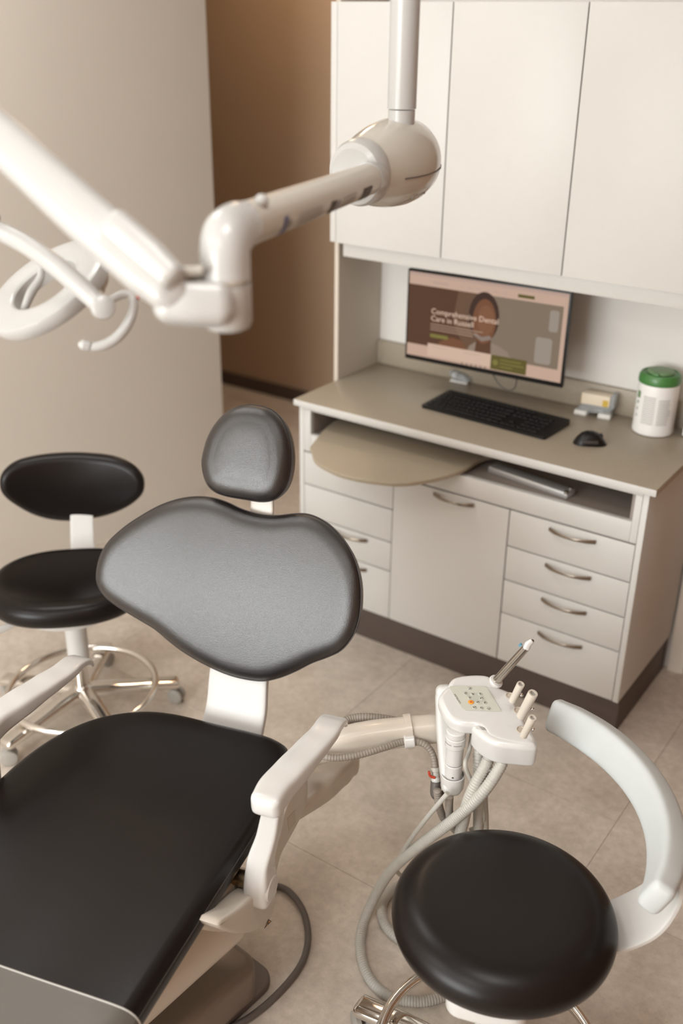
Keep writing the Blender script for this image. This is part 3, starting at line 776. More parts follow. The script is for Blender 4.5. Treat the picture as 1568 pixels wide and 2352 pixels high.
# headrest
HM = frame(D(558, 1040, 2.45), bw, bv)
ho = [(453, 1065), (458, 1030), (470, 995), (492, 962), (520, 938), (550, 928), (580, 928), (612, 937), (636, 958), (652, 990), (660, 1030), (660, 1070), (653, 1105), (639, 1132), (618, 1148), (590, 1152), (555, 1147), (510, 1139), (480, 1127), (462, 1105)]
hl = trace(HM, ho); HM2 = HM @ Matrix.Translation((0, 0, -0.028))
obj('headrest', cushion(hl, HM2, 0.058, 0.040, back_r=0.02, puff=0.008, n=110, dish=0.004), M['leather'], dc)
obj('headrest_seam', seam(hl, HM2, 0.002, 0.0004, 0.0011, n=110), M['dark'], dc)
hs = [(x*0.95, y*0.95) for x, y in hl]
obj('headrest_shell', cushion(hs, HM2 @ Matrix.Translation((0, 0, -0.036)), 0.016, 0.007, n=100), M['basebox'], dc)
pa, pb = D(603, 1110, 2.49), D(601, 1215, 2.50)
obj('headrest_post', sweep([pa, pb], [0.060, 0.060], [0.010, 0.010], bw, 6, n=24, sub=3, cap=0.1), M['beige'], dc, label='flat pale headrest post')
# support blade from the seat up to the backrest
P = [BM @ Vector((0.02, 0.02, -0.075)), BM @ Vector((0.018, -0.10, -0.070)), BM @ Vector((0.012, -0.20, -0.062)), ch(-0.185, 0.018, 0.545), ch(-0.135, 0.012, 0.475), ch(-0.04, 0.0, 0.44), ch(0.08, 0.0, 0.43)]
obj('back_support', sweep(P, [0.150, 0.152, 0.154, 0.158, 0.165, 0.17, 0.17], [0.022]*7, WX, 7, n=40, sub=8, cap=0.2), M['white_m'], dc, label='white curved back support')


# armrests: pad above, sloping post down to a pivot beside the seat
def arm(s, wf, wr, wt, wp):
    pad = obj('armrest', sweep([ch(0.258, wf, 0.712), ch(0.22, wf, 0.7145), ch(0.17, wf+(wr-wf)*0.3, 0.7195), ch(0.10, wf+(wr-wf)*0.7, 0.7255), ch(0.04, wr, 0.728), ch(0.0, wr, 0.727), ch(-0.030, wr, 0.718), ch(-0.044, wr, 0.700)],
                               [0.064, 0.067, 0.067, 0.064, 0.060, 0.058, 0.056, 0.050], [0.050, 0.050, 0.044, 0.032, 0.024, 0.020, 0.016, 0.012], WX, 4.5, n=44, sub=6, cap=0.42), M['white'], dc, label='glossy white armrest pad')
    obj('armrest_post', sweep([ch(0.238, wt, 0.700), ch(0.236, (wt+wp)/2+s*0.004, 0.62), ch(0.236, wp+s*0.002, 0.54), ch(0.240, wp, 0.48), ch(0.242, wp, 0.448)], [0.039, 0.043, 0.049, 0.056, 0.058], [0.038, 0.043, 0.052, 0.064, 0.062], WX, 5, n=36, sub=6, cap=0.35), M['white'], pad)
    obj('pivot_cap', lathe([(0.0, 0.006), (0.026, 0.005), (0.029, 0.002), (0.030, 0.0)], axis_m(ch(0.240, wp+s*0.024, 0.472), WX*s), 32), M['white'], pad)
    return pad


arm(1, 0.301, 0.334, 0.308, 0.272)
arm(-1, -0.350, -0.305, -0.362, -0.395)
obj('pivot_rod', tube([ch(0.235, 0.12, 0.470), ch(0.235, 0.27, 0.470)], 0.018, 24, sub=2), M['brass'], dc, label='bronze coloured pivot rod')
obj('rod_screw', lathe([(0.0, 0.004), (0.006, 0.003), (0.006, 0.0)], axis_m(ch(0.246, 0.188, 0.466), AX), 12), M['dark'], dc)
# side cover behind the armrest (the cream fairing) and bowl
def side_poly(P, w0, w1, bev, n=None):
    # polygon in (a, z), extruded along w
    F = Matrix(((AX.x, 0, WX.x, O0.x), (AX.y, 0, WX.y, O0.y), (0, 1, 0, 0), (0, 0, 0, 1)))
    return slab(P, F, w0, w1, bev, n)
FS = Matrix(((AX.x, 0, WX.x, ch(0, 0.270, 0).x), (AX.y, 0, WX.y, ch(0, 0.270, 0).y), (0, 1, 0, 0), (0, 0, 0, 1)))
fp = trace(FS, [(704, 1775), (709, 1810), (705, 1845), (689, 1885), (668, 1925), (648, 1962), (638, 2000), (635, 2050), (630, 2090), (615, 2122), (586, 2141), (550, 2147), (522, 2141), (503, 2130), (512, 2112), (545, 2090), (577, 2062), (606, 2038), (622, 1980), (650, 1880), (680, 1800)])
obj('side_cover', slab(fp, FS, -0.050, 0.0, 0.008, n=110), M['beige'], dc, label='cream curved side cover')
FB = Matrix(((AX.x, 0, WX.x, ch(0, 0.218, 0).x), (AX.y, 0, WX.y, ch(0, 0.218, 0).y), (0, 1, 0, 0), (0, 0, 0, 1)))
bp_ = trace(FB, [(560, 2010), (470, 2108), (440, 2120), (480, 2140), (540, 2140), (590, 2110), (620, 2020)])
obj('side_bowl', slab(bp_, FB, -0.20, 0.0, 0.01, n=90), M['beige'], dc)
# warning triangle low on the side cover
F = Matrix(((AX.x, 0, WX.x, O0.x), (AX.y, 0, WX.y, O0.y), (0, 1, 0, 0), (0, 0, 0, 1)))
wt = obj('warning_label', slab(trace(FS, [(616, 2111), (623, 2116), (606, 2133)]), FS, 0.0002, 0.0007), M['ink'], dc, smooth=False, label='amber warning triangle sticker')
obj('warning_field', slab(trace(FS, [(616.5, 2114), (620.5, 2117), (609.5, 2129)]), FS, 0.0008, 0.0010), M['warn'], wt, smooth=False)
obj('warning_hand', slab(trace(FS, [(616, 2117), (618.5, 2119), (614, 2124), (613, 2122)]), FS, 0.0011, 0.0013), M['ink'], wt, smooth=False)
stk = obj('sticker', slab(trace(FS, [(677, 1860), (679, 1890), (663, 1908), (659, 1880)]), FS, 0.0002, 0.0005), M['beige_d'], dc, smooth=False, label='small data sticker')
# lift arm beam, base box, plate : they point along the room, not along the swivelled seat
bd = Vector((-0.095, -0.995, 0)); bs_ = Vector((0.995, -0.095, 0))
P = [ch(0.20, 0.10, 0.33), ch(0.20, 0.10, 0.33)+bd*0.20+ZZ*(-0.01), ch(0.20, 0.10, 0.33)+bd*0.50+ZZ*(-0.03), ch(0.20, 0.10, 0.33)+bd*0.85+ZZ*(-0.10)]
obj('lift_arm', sweep(P, [0.275]*4, [0.15]*4, bs_, 2.6, n=36, cap=0.2), M['beige'], dc)
RB = frame((0, 0, 0), bs_, -bd)
def rb(pts): return [tuple((RB.inverted() @ Z(x, y, z)).xy) for x, y, z in pts]
c1 = RB.inverted() @ Z(600, 2205, 0.14)
obj('base_housing', slab(rrect(c1.x-0.40, c1.y-1.05, c1.x+0.004, c1.y, 0.045, 8), RB, 0.030, 0.145, 0.022, n='raw', seg=4), M['basebox'], dc, label='taupe rounded base housing')
c2 = RB.inverted() @ Z(637, 2215, 0.028)
obj('base_plate', slab(rrect(c2.x-0.48, c2.y-1.17, c2.x+0.022, c2.y-0.022, 0.045, 8), RB, 0.001, 0.028, 0.008, n='raw'), M['baseplate'], dc, label='grey floor plate')
# support beam of the delivery arm beside the chair: cream wedge
P = [D(650, 1845, 2.42), D(722, 1803, 2.45), D(770, 1770, 2.50), D(798, 1753, 2.53)]
obj('lower_arm', sweep(P, [0.10, 0.095, 0.080, 0.060], [0.066, 0.068, 0.066, 0.058], (0.9, 0.5, 0.0), 4, n=32, cap=0.5), M['beige'], dc)
obj('chair_cable', tube([Z(590, 2030, 0.01), Z(640, 2036, 0.01), Z(668, 2052, 0.01), Z(694, 2088, 0.01), Z(706, 2130, 0.01), Z(706, 2170, 0.01), Z(693, 2212, 0.01), Z(664, 2254, 0.01), Z(620, 2300, 0.01), Z(575, 2336, 0.01), Z(530, 2362, 0.01), Z(470, 2400, 0.01)], 0.0085, 12), M['cable'], dc, label='dark grey floor cable')

# ------------------------------------------------------------------ delivery unit on its arm
du = thing('delivery_unit', 'white dental delivery head with keypad, instruments and grey hoses by the chair', 'dental unit', D(1040, 1830, 2.20))
DA = 2.36
P = [D(700, 1738, 2.38), D(765, 1710, DA), D(850, 1692, DA), D(930, 1681, DA), D(985, 1675, DA), D(1012, 1672, DA)]
da = obj('arm', sweep(P, [0.05, 0.062, 0.066, 0.062, 0.060, 0.056], [0.054, 0.062, 0.062, 0.058, 0.056, 0.056], (0, 0, 1), 3.5, n=32, cap=0.4), M['beige'], du, label='cream swing arm')
rp, rq = D(930, 1681, DA), D(946, 1679, DA)
obj('hose_clip', sweep([rp, rq], [0.072, 0.072], [0.068, 0.068], (0, 0, 1), 3.5, n=32, sub=3, cap=0), M['beige'], du)
obj('hose_clip', lathe([(0.013, -0.012), (0.015, -0.01), (0.015, 0.01), (0.013, 0.012)], axis_m(D(940, 1703, 2.33), RT+UP*0.1), 20), M['white'], du)
# bracket: tall plate with a cup carrying the column
P = [D(1020, 1588, 2.30), D(1022, 1610, 2.30), D(1025, 1680, 2.29), D(1030, 1760, 2.28), D(1034, 1806, 2.27)]
obj('bracket', sweep(P, [0.038, 0.044, 0.045, 0.042, 0.038], [0.040]*5, RT, 4, n=32, cap=0.4), M['white_m'], du, label='white upright bracket')
colt, colb = D(1045, 1640, 2.10), D(1039, 1828, 2.20)
cdn = (colt-colb); colx = D(1043, 1737, 2.24)
def col(z0, z1, r, name='column', mat='white', parent=du): return obj(name, lathe([(r-0.002, z0), (r, z0+0.002), (r, z1-0.002), (r-0.002, z1)], vert(colx.x, colx.y), 40), M[mat], parent)
ct_z = colx.z
col(ct_z-0.068, ct_z-0.018, 0.0195, 'column'); col(ct_z-0.0165, ct_z+0.030, 0.0195, 'column'); col(ct_z+0.030, ct_z+0.056, 0.0225, 'column_collar'); col(ct_z+0.056, ct_z+0.072, 0.0215, 'column')
cup = [(0.0, ct_z-0.100), (0.012, ct_z-0.100), (0.021, ct_z-0.094), (0.026, ct_z-0.082), (0.027, ct_z-0.050), (0.0245, ct_z-0.049), (0.0235, ct_z-0.060), (0.0, ct_z-0.062)]
obj('column_cup', lathe(cup, vert(colx.x, colx.y), 40), M['white'], du)
cdir = (CAM-colx); cdir.z = 0; cdir.normalize(); csd = Vector((-cdir.y, cdir.x, 0))
obj('screw_hole', lathe([(0.0, 0.0006), (0.0022, 0.0005), (0.0022, 0)], axis_m(Vector((colx.x, colx.y, ct_z-0.044))+cdir*0.0194, cdir), 14), M['ink'], du)
for a0, a1 in ((-70, -20), (-8, 40)):
    P = []
    for i in range(7):
        a = math.radians(a0+(a1-a0)*i/6); v = cdir*math.cos(a)+csd*math.sin(a); P.append(Vector((colx.x, colx.y, ct_z+0.044))+v*0.0226)
    obj('scale_mark', tube(P, 0.0006, 5, sub=1), M['ink'], du)
# head body: plane of the keypad
KP = [D(1030, 1575, 2.235), D(1115, 1577, 2.205), D(1151, 1636, 2.105), D(1065, 1632, 2.115)]
k0 = Z(1090, 1605, 0.745)
KM = frame(k0, (0.80, 0.60, 0.02), (-0.60, 0.80, 0.16))
# main slab
mb = [(1007, 1603), (1012, 1588), (1030, 1573), (1070, 1569), (1118, 1571), (1150, 1577), (1176, 1590), (1186, 1612), (1200, 1640), (1214, 1668), (1232, 1694), (1229, 1712), (1190, 1710), (1150, 1702), (1120, 1690), (1106, 1672), (1092, 1664), (1060, 1661), (1034, 1650), (1018, 1630)]
hb = obj('head', cushion(trace(KM, mb), KM @ Matrix.Translation((0, 0, -0.019)), 0.036, 0.012, n=120), M['white'], du, label='white moulded head')
rbk = [(1031, 1574), (1033, 1560), (1048, 1550), (1085, 1545), (1118, 1547), (1134, 1557), (1150, 1578), (1170, 1600), (1110, 1602), (1050, 1592)]
obj('head_back', cushion(trace(KM, rbk), KM @ Matrix.Translation((0, 0, -0.022)), 0.040, 0.012, n=90), M['white'], du)
sk = [(1095, 1672), (1110, 1690), (1135, 1703), (1190, 1714), (1231, 1716), (1222, 1736), (1213, 1744), (1160, 1738), (1120, 1726), (1094, 1706)]
fo = [(1086, 1668), (1092, 1662), (1130, 1668), (1180, 1660), (1212, 1664), (1232, 1694), (1230, 1714), (1180, 1712), (1140, 1706), (1108, 1690)]
obj('head_front', cushion(trace(KM, fo), KM @ Matrix.Translation((0, 0, -0.034)), 0.064, 0.012, n=90), M['white'], du)
kp = obj('keypad', slab(trace(KM, [(1033, 1576), (1112, 1577), (1119, 1581), (1151, 1634), (1070, 1631), (1060, 1626), (1032, 1580)]), KM, -0.0004, 0.0006, 0), M['panel'], hb, smooth=False, label='grey green keypad')
def kdot(px, py, r, mat, z=0.0008, name='key', par=None):
    p = KM.inverted() @ plane_hit(KM, px, py)
    return obj(name, lathe([(0, z+0.0004), (r*0.9, z+0.0004), (r, z)], KM @ Matrix.Translation((p.x, p.y, 0)), 18), mat, par or kp)
dkp = trace(KM, [(1069, 1592), (1090, 1591), (1108, 1594), (1117, 1612), (1118, 1619), (1095, 1618), (1078, 1612)])
obj('keypad_field', slab(dkp, KM, 0.0006, 0.0008), M['panel2'], kp, smooth=False)
P_i = {}
for (x, y) in ((1078, 1582), (1068, 1593), (1102, 1595), (1084, 1595), (1077, 1603), (1105, 1605), (1096, 1614), (1113, 1615), (1089, 1626), (1105, 1627), (1121, 1628)):
    kdot(x, y, 0.0052, M['panel2'], 0.0008)
    for i in range(3):
        kdot(x+random.uniform(-2.5, 2.5), y+random.uniform(-2, 2), 0.0011, M['ink'], 0.0013, 'key_symbol')
kdot(1081, 1613.5, 0.0065, M['orange'], 0.0013)
kdot(1081, 1613.5, 0.0022, M['red'], 0.0018, 'key_symbol')
a_, b_2 = KM.inverted() @ plane_hit(KM, 1059, 1616), KM.inverted() @ plane_hit(KM, 1042, 1589)
ang = math.atan2(b_2.y-a_.y, b_2.x-a_.x)
LT = (a_.xy-b_2.xy).length
text('brand_print', 'CASTELLINI', LT*0.155, KM @ Matrix.Translation((a_.x, a_.y, 0.0008)) @ Matrix.Rotation(ang, 4, 'Z'), M['ink'], kp, 0.0001)


def holder(p0, p1, r, cap=True):
    P0_, P1_ = p0, p1; d = (P1_-P0_)
    h = obj('instrument_holder', lathe([(r*0.95, -0.012), (r*0.95, 0.0), (r*1.0, d.length*0.5), (r*1.05, d.length-0.002), (r*0.98, d.length), (r*0.62, d.length), (r*0.60, d.length-0.004), (0, d.length-0.004)], axis_m(P0_, d), 28), M['beige'], du)
    obj('slot', lathe([(0, 0.0005), (r*0.6, 0.0005), (r*0.6, 0)], axis_m(P1_-d.normalized()*0.0038, d), 20), M['ink_l'], h)
    bp = P0_+d*0.25+RT*r*1.5-UP*r*0.2
    b = bmesh.new(); bmesh.ops.create_icosphere(b, subdivisions=2, radius=0.0042, matrix=Matrix.Translation(bp)); obj('ball_stop', b, M['chrome'], h)
    return h


holder(D(1180, 1602, 2.19), D(1196, 1571, 2.16), 0.0082)
holder(D(1200, 1637, 2.13), D(1224, 1592, 2.09), 0.0100)
holder(D(1206, 1682, 2.08), D(1223, 1648, 2.05), 0.0080)
for x, y, dd, r in ((1136, 1567, 2.22, 0.012), (1171, 1598, 2.19, 0.010), (1191, 1632, 2.14, 0.011), (1196, 1676, 2.09, 0.010)):
    p = plane_hit(KM, x, y); obj('holder_socket', lathe([(r, -0.0005), (r, 0.0008), (r*0.85, 0.0010), (r*0.8, -0.0004), (0, -0.0004)], frame(p, KM.col[0].xyz, KM.col[1].xyz), 24), M['beige_d'], du)
# syringe (three-way)
h0, h1 = D(1137, 1566, 2.215), D(1208, 1487, 2.14)
sy = obj('syringe', lathe([(0.0095, 0), (0.0100, 0.003), (0.0092, 0.02), (0.0088, (h1-h0).length*0.7), (0.0082, (h1-h0).length), (0, (h1-h0).length)], axis_m(h0, h1-h0), 28), M['steel'], du, label='steel three-way syringe')
obj('syringe_tip', sweep([h1, D(1212, 1480, 2.137), D(1220, 1473, 2.135)], [0.016, 0.014, 0.011], [0.016, 0.013, 0.010], RT, 2.5, n=20, sub=4, cap=0.3), M['white'], sy)
obj('nozzle_hole', lathe([(0, 0.001), (0.0035, 0.0008), (0.0035, 0)], axis_m(D(1222.5, 1472, 2.134), D(1230, 1466, 2.12)-D(1220, 1473, 2.135)), 14), M['ink'], sy)
obj('syringe_button', lathe([(0.0045, 0), (0.0045, 0.004), (0.003, 0.005)], axis_m(D(1196, 1483, 2.135), -RT+UP), 14), M['teal'], sy)
obj('syringe_collar', lathe([(0.013, -0.002), (0.016, 0.004), (0.015, 0.008), (0.0095, 0.010)], axis_m(D(1136, 1568, 2.217), h1-h0), 28), M['white'], du)


def hose(name, pts, r, mat='hose', ribs=0.05, label=None, parent=du, n=12):
    P = []
    for q in pts:
        P.append(Z(q[0], q[1], r) if q[2] == 'f' else D(*q))
    return obj(name, tube(P, r, n, sub=8, ribs=ribs, pitch=0.0065), M[mat], parent, label=label, ang=80)


hose('hose', [(1168, 1712, 2.19), (1146, 1765, 2.18), (1102, 1828, 2.20), (1040, 1884, 2.27), (965, 1940, 2.38), (905, 1992, 2.50), (868, 2045, 2.58), (840, 2105, 2.60), (828, 2155, 'f'), (832, 2205, 'f'), (852, 2252, 'f'), (890, 2286, 'f'), (940, 2299, 'f'), (990, 2296, 'f'), (1035, 2280, 'f')], 0.0128, label='pale ribbed hose looping over the floor')
hose('hose', [(1132, 1705, 2.21), (1119, 1748, 2.20), (1093, 1798, 2.21), (1072, 1850, 2.24), (1060, 1900, 2.32), (1040, 1960, 2.45), (980, 2005, 2.62), (925, 2030, 'f'), (892, 2052, 'f'), (876, 2082, 'f'), (882, 2118, 'f'), (905, 2148, 'f'), (945, 2172, 'f'), (985, 2182, 'f')], 0.0132, label='thick ribbed hose behind the stool')
hose('hose', [(1104, 1690, 2.24), (1098, 1750, 2.23), (1100, 1820, 2.27), (1098, 1870, 2.33), (1100, 1930, 2.42), (1120, 2000, 2.62), (1150, 2060, 'f')], 0.0115)
hose('hose', [(1118, 1760, 2.20), (1108, 1820, 2.28), (1110, 1880, 2.36), (1110, 1960, 2.5), (1100, 2040, 3.20)], 0.0115, mat='hose')
hose('thin_hose', [(1084, 1680, 2.24), (1077, 1725, 2.23), (1068, 1755, 2.20), (1078, 1785, 2.22), (1092, 1815, 2.26), (1106, 1850, 2.30), (1110, 1880, 2.34), (1098, 1898, 2.38), (1080, 1905, 2.40)], 0.0048, ribs=0)
hose('thin_hose', [(1028, 1822, 2.22), (1008, 1845, 2.24), (975, 1885, 2.30), (945, 1925, 2.38), (922, 1962, 2.46), (910, 1995, 2.58), (925, 2012, 2.68), (970, 2022, 'f'), (1020, 2020, 'f')], 0.0056, ribs=0)
hose('thin_hose', [(1004, 1815, 2.30), (1008, 1850, 2.32), (1018, 1878, 2.35), (1035, 1892, 2.38), (1052, 1884, 2.40), (1068, 1860, 2.40)], 0.0090, mat='hose_d')
hose('thin_hose', [(1032, 1828, 2.26), (1031, 1855, 2.29), (1034, 1885, 2.33), (1044, 1905, 2.37), (1060, 1920, 2.42)], 0.0088, mat='hose_d')
hose('arm_hose', [(778, 1672, 2.38), (790, 1658, 2.40), (812, 1650, 2.41), (845, 1648, 2.41), (885, 1652, 2.41), (925, 1660, 2.41), (975, 1668, 2.41)], 0.0105, mat='hose_d', label='taupe hose over the swing arm')
hose('arm_hose', [(700, 1722, 2.36), (735, 1736, 2.31), (775, 1741, 2.30), (825, 1734, 2.30), (880, 1718, 2.31), (925, 1704, 2.33), (955, 1703, 2.33), (978, 1712, 2.33), (992, 1730, 2.33), (998, 1752, 2.33), (999, 1772, 2.33)], 0.0078, mat='hose_d', label='taupe hose under the swing arm')
obj('hose_fitting', lathe([(0.0095, 0), (0.0095, 0.018), (0.0115, 0.019), (0.0115, 0.028)], axis_m(D(1001, 1790, 2.33), -D(1001, 1790, 2.33)+D(1000, 1762, 2.33)), 24), M['hose'], du)
obj('valve_body', lathe([(0.009, 0), (0.0105, 0.002), (0.0105, 0.010), (0.009, 0.012)], axis_m(D(1001, 1796, 2.33), D(1000, 1780, 2.33)-D(1001, 1796, 2.33)), 24), M['white'], du)
vt = obj('valve_tap', sweep([D(998, 1786, 2.32), D(990, 1784, 2.32), D(986, 1779, 2.32), D(985, 1773, 2.32)], [0.006, 0.007, 0.009, 0.010], [0.006]*4, FW, 3, n=14, sub=4, cap=0.3), M['red'], du, label='small red tap')
obj('valve_elbow', tube([D(1001, 1796, 2.33), D(1000, 1815, 2.33), D(1001, 1824, 2.33), D(1008, 1829, 2.33), D(1018, 1826, 2.32)], [0.0125, 0.0125, 0.0125, 0.0115, 0.010], 20), M['cable'], du, label='dark grey elbow')

# ------------------------------------------------------------------ stools
def star_base(root, cx, cy, rot, R, hub_z, ring_z, ring_r, n=5, ring=True, arm_h=0.088):
    for k in range(n):
        a = rot+2*math.pi*k/n; d = Vector((math.cos(a), math.sin(a), 0)); c = Vector((cx, cy, 0)); s = Vector((-d.y, d.x, 0))
        P = [c+d*0.012+ZZ*(hub_z-0.020), c+d*0.07+ZZ*(hub_z-0.022), c+d*(R*0.6)+ZZ*(arm_h+0.000), c+d*R+ZZ*(arm_h-0.012)]
        obj('leg', sweep(P, [0.062, 0.056, 0.054, 0.056], [0.046, 0.042, 0.034, 0.030], s, 3.2, n=24, sub=6, cap=0.45), M['chrome'], root)
        cs = obj('caster', lathe([(0.006, 0.052), (0.006, arm_h-0.02), (0.011, arm_h-0.018)], vert(*(c+d*R).xy), 12), M['chrome'], root)
        wd_ = Vector((math.cos(a+0.9), math.sin(a+0.9), 0))
        for t in (-1, 1):
            wc = c+d*R+wd_*(t*0.012)+Vector((0, 0, 0.0275))
            obj('wheel', lathe([(0.0, -0.008), (0.020, -0.008), (0.0265, -0.005), (0.0265, 0.005), (0.020, 0.008), (0.0, 0.008)], axis_m(wc, wd_), 26), M['grom'], cs)
    if ring:
        P = [Vector((cx+ring_r*math.cos(2*math.pi*k/40), cy+ring_r*math.sin(2*math.pi*k/40), ring_z)) for k in range(41)]
        obj('foot_ring', tube(P, 0.0115, 14, sub=2, cap=False), M['chrome'], root)


# left stool
LX, LY = -0.905, -0.880
ls = thing('operator_stool', 'black dental stool with oval backrest by the greige wall', 'stool', (LX, LY, 0))
star_base(ls, LX, LY, math.radians(52), 0.30, 0.120, 0.116, 0.235)
obj('hub', lathe([(0.034, 0.075), (0.034, 0.11), (0.028, 0.125), (0.022, 0.13), (0.022, 0.26)], vert(LX, LY), 32), M['chrome'], ls)
obj('column_sleeve', lathe([(0.028, 0.215), (0.032, 0.22), (0.034, 0.24), (0.034, 0.46)], vert(LX, LY), 36), M['white_m'], ls, label='white column sleeve')
hdg = Vector((0.70, -0.714, 0))    # the way the sitter would face
sdv = Vector((0.714, 0.70, 0))
SL = frame((LX, LY, 0), sdv, -hdg)
sc_ = Vector((LX, LY, 0))+hdg*0.045
SLs = frame((sc_.x, sc_.y, 0.520), sdv, -hdg)
lso = []
for k in range(28):
    a = 2*math.pi*k/28; c_, s_ = math.cos(a), math.sin(a)
    lso.append((0.235*math.copysign(abs(c_)**0.85, c_), 0.205*math.copysign(abs(s_)**0.85, s_)))
def lsb(x, y): return -0.030*max(0, 1-(x*x/0.05+(y-0.02)**2/0.030))*1.0 + 0.0
obj('seat', cushion(lso, SLs, 0.075, 0.036, bend=lsb), M['leather2'], ls)
obj('seat_pan', lathe([(0, 0.452), (0.10, 0.452), (0.165, 0.463), (0.172, 0.480), (0.17, 0.486)], vert(sc_.x, sc_.y), 48), M['white_m'], ls)
lv0 = Z(55, 1430, 0.462); lv1 = Z(-30, 1462, 0.450)
obj('lever', tube([Z(70, 1424, 0.462), Z(45, 1430, 0.462)], 0.004, 10), M['chrome'], ls)
obj('lever_paddle', sweep([Z(38, 1431, 0.462), Z(10, 1443, 0.455), Z(-30, 1457, 0.450)], [0.012, 0.022, 0.026], [0.008, 0.010, 0.010], (0, 0, 1), 3, n=18, cap=0.4), M['white_m'], ls)
# backrest blade and pad
bkc = D(168, 1122, 3.36)
BKM = frame(bkc, sdv*0.93+Vector((0.03, -0.03, 0)), ZZ*0.99-hdg*0.04)
lo_ = [(2, 1105), (8, 1080), (35, 1060), (80, 1051), (140, 1047), (200, 1047), (262, 1051), (305, 1065), (327, 1085), (333, 1105), (327, 1130), (300, 1158), (262, 1180), (220, 1194), (170, 1202), (120, 1198), (75, 1182), (35, 1155), (10, 1130)]
lol = trace(BKM, lo_)
obj('backrest', cushion(lol, BKM @ Matrix.Translation((0, 0, -0.028)), 0.060, 0.028, puff=0.006, bend=lambda x, y: 0.9*x*x), M['leather2'], ls)
P = [D(188, 1150, 3.41), D(188, 1195, 3.40), D(189, 1240, 3.385), D(190, 1275, 3.37), Vector((LX, LY, 0.468))-hdg*0.20, Vector((LX, LY, 0.460))-hdg*0.12]
obj('back_blade', sweep(P, [0.074, 0.075, 0.076, 0.078, 0.082, 0.085], [0.012]*6, sdv, 6, n=28, cap=0.1), M['white_m'], ls, label='white backrest blade')

# right stool
RX, RY = 0.792, -1.292
rs = thing('assistant_stool', 'round black dental stool with pale grey curved body support', 'stool', (RX, RY, 0))
star_base(rs, RX, RY, math.radians(184), 0.305, 0.105, 0.130, 0.232)
obj('hub', lathe([(0.034, 0.06), (0.034, 0.10), (0.026, 0.115), (0.026, 0.24)], vert(RX, RY), 32), M['chrome'], rs)
obj('column_sleeve', lathe([(0.030, 0.20), (0.034, 0.205), (0.034, 0.47)], vert(RX, RY), 36), M['white_m'], rs)
hw = Vector((0.30, -0.9539, 0)); hs_ = Vector((0.9539, 0.30, 0))
obj('seat_mechanism', slab(rrect(-0.075, -0.185, 0.075, 0.10, 0.03), frame((RX, RY, 0), hs_, -hw), 0.445, 0.488, 0.008, n='raw'), M['white'], rs, label='white mechanism under the seat')
R = 0.2155
pf = [(0.0, 0.490), (R-0.040, 0.490)]
for k in range(0, 9): a = math.radians(-90+90*k/9); pf.append((R-0.030*(1-math.cos(a)), 0.530+0.038*math.sin(a)))
for k in range(0, 13): a = math.radians(90*k/12); pf.append((R-0.066*(1-math.cos(a)), 0.530+0.049*math.sin(a)))
pf += [(R-0.09, 0.5798), (R-0.13, 0.5796), (0.04, 0.5785), (0.0, 0.5783)]
obj('seat', lathe(pf, vert(RX, RY), 96), M['leather2'], rs, ang=60)
# curved body support
AC = Vector((0.655, -1.240, 0)); zc_ = 0.684
P = []
for a in (86, 78, 69, 60, 50, 40, 30, 20, 10, 2):
    P.append(AC+Vector((math.cos(math.radians(a)), math.sin(math.radians(a)), 0))*0.394+ZZ*zc_)
def tilt(p, d):
    r_ = (p-AC); r_.z = 0; r_.normalize(); return ZZ*0.92+r_*0.38
obj('body_support', sweep(P, [0.076, 0.080, 0.082, 0.082, 0.082, 0.082, 0.082, 0.082, 0.080, 0.076], [0.040, 0.046, 0.050, 0.052, 0.052, 0.052, 0.052, 0.052, 0.050, 0.046], tilt, 4.2, n=44, sub=6, cap=0.35), M['greyp'], rs, label='pale grey curved foam support')
mp = AC+Vector((math.cos(math.radians(2)), math.sin(math.radians(2)), 0))*0.392
P = [Vector((1.042, -1.100, 0.690)), Vector((1.044, -1.105, 0.61)), Vector((1.012, -1.125, 0.53)), Vector((0.925, -1.195, 0.476)), Vector((0.83, -1.27, 0.468))]
obj('support_blade', sweep(P, [0.11, 0.125, 0.13, 0.12, 0.10], [0.012]*5, (-0.50, 0.86, 0), 6, n=30, cap=0.15), M['white_m'], rs, label='white blade carrying the support')

# ------------------------------------------------------------------ ceiling light arm
la = thing('operating_light', 'white ceiling mounted operating light with jointed arms and ring lamp head', 'lamp', D(922, 270, 1.85))
pj = D(922, 268, 1.86)
obj('ceiling_pole', lathe([(0.026, 2.003), (0.0262, 3.20)], vert(pj.x, pj.y, 0), 40) if False else lathe([(0.0262, pj.z+0.014), (0.0262, 3.20)], vert(pj.x, pj.y, 0), 40), M['lampw'], la)
obj('pole_collar', lathe([(0.0245, pj.z-0.05), (0.0245, pj.z+0.012)], vert(pj.x, pj.y, 0), 40), M['lampw'], la)
obj('ceiling_rose', lathe([(0.0262, 3.16), (0.075, 3.165), (0.08, 3.20)], vert(pj.x, pj.y, 0), 40), M['lampw'], la)
J1, J2 = D(850, 410, 1.78), D(527, 528, 1.30)
ax = (J1-J2).normalized()
pc = D(884, 379, 1.88)
prof = []
Lp = 0.150
for i in range(25):
    t = i/24; x = -0.085+t*(0.225); r = 0.082*math.sin(math.pi*min(1, max(0, (t*0.86+0.14))))**0.62
    prof.append((r, x))
prof = [(0.0505, -0.090), (0.058, -0.07), (0.0675, -0.04), (0.0745, -0.01), (0.0785, 0.025), (0.0775, 0.055), (0.071, 0.083), (0.0595, 0.105), (0.044, 0.122), (0.026, 0.133), (0.012, 0.1375), (0.0005, 0.139)]
pod_ax = (D(990, 345, 1.98)-D(790, 405, 1.76)).normalized()
pdm = axis_m(pc, pod_ax)
obj('joint_pod', lathe([(0.0, -0.094), (0.050, -0.094)]+prof, pdm, 56), M['pod'], la, label='glossy egg shaped joint pod')
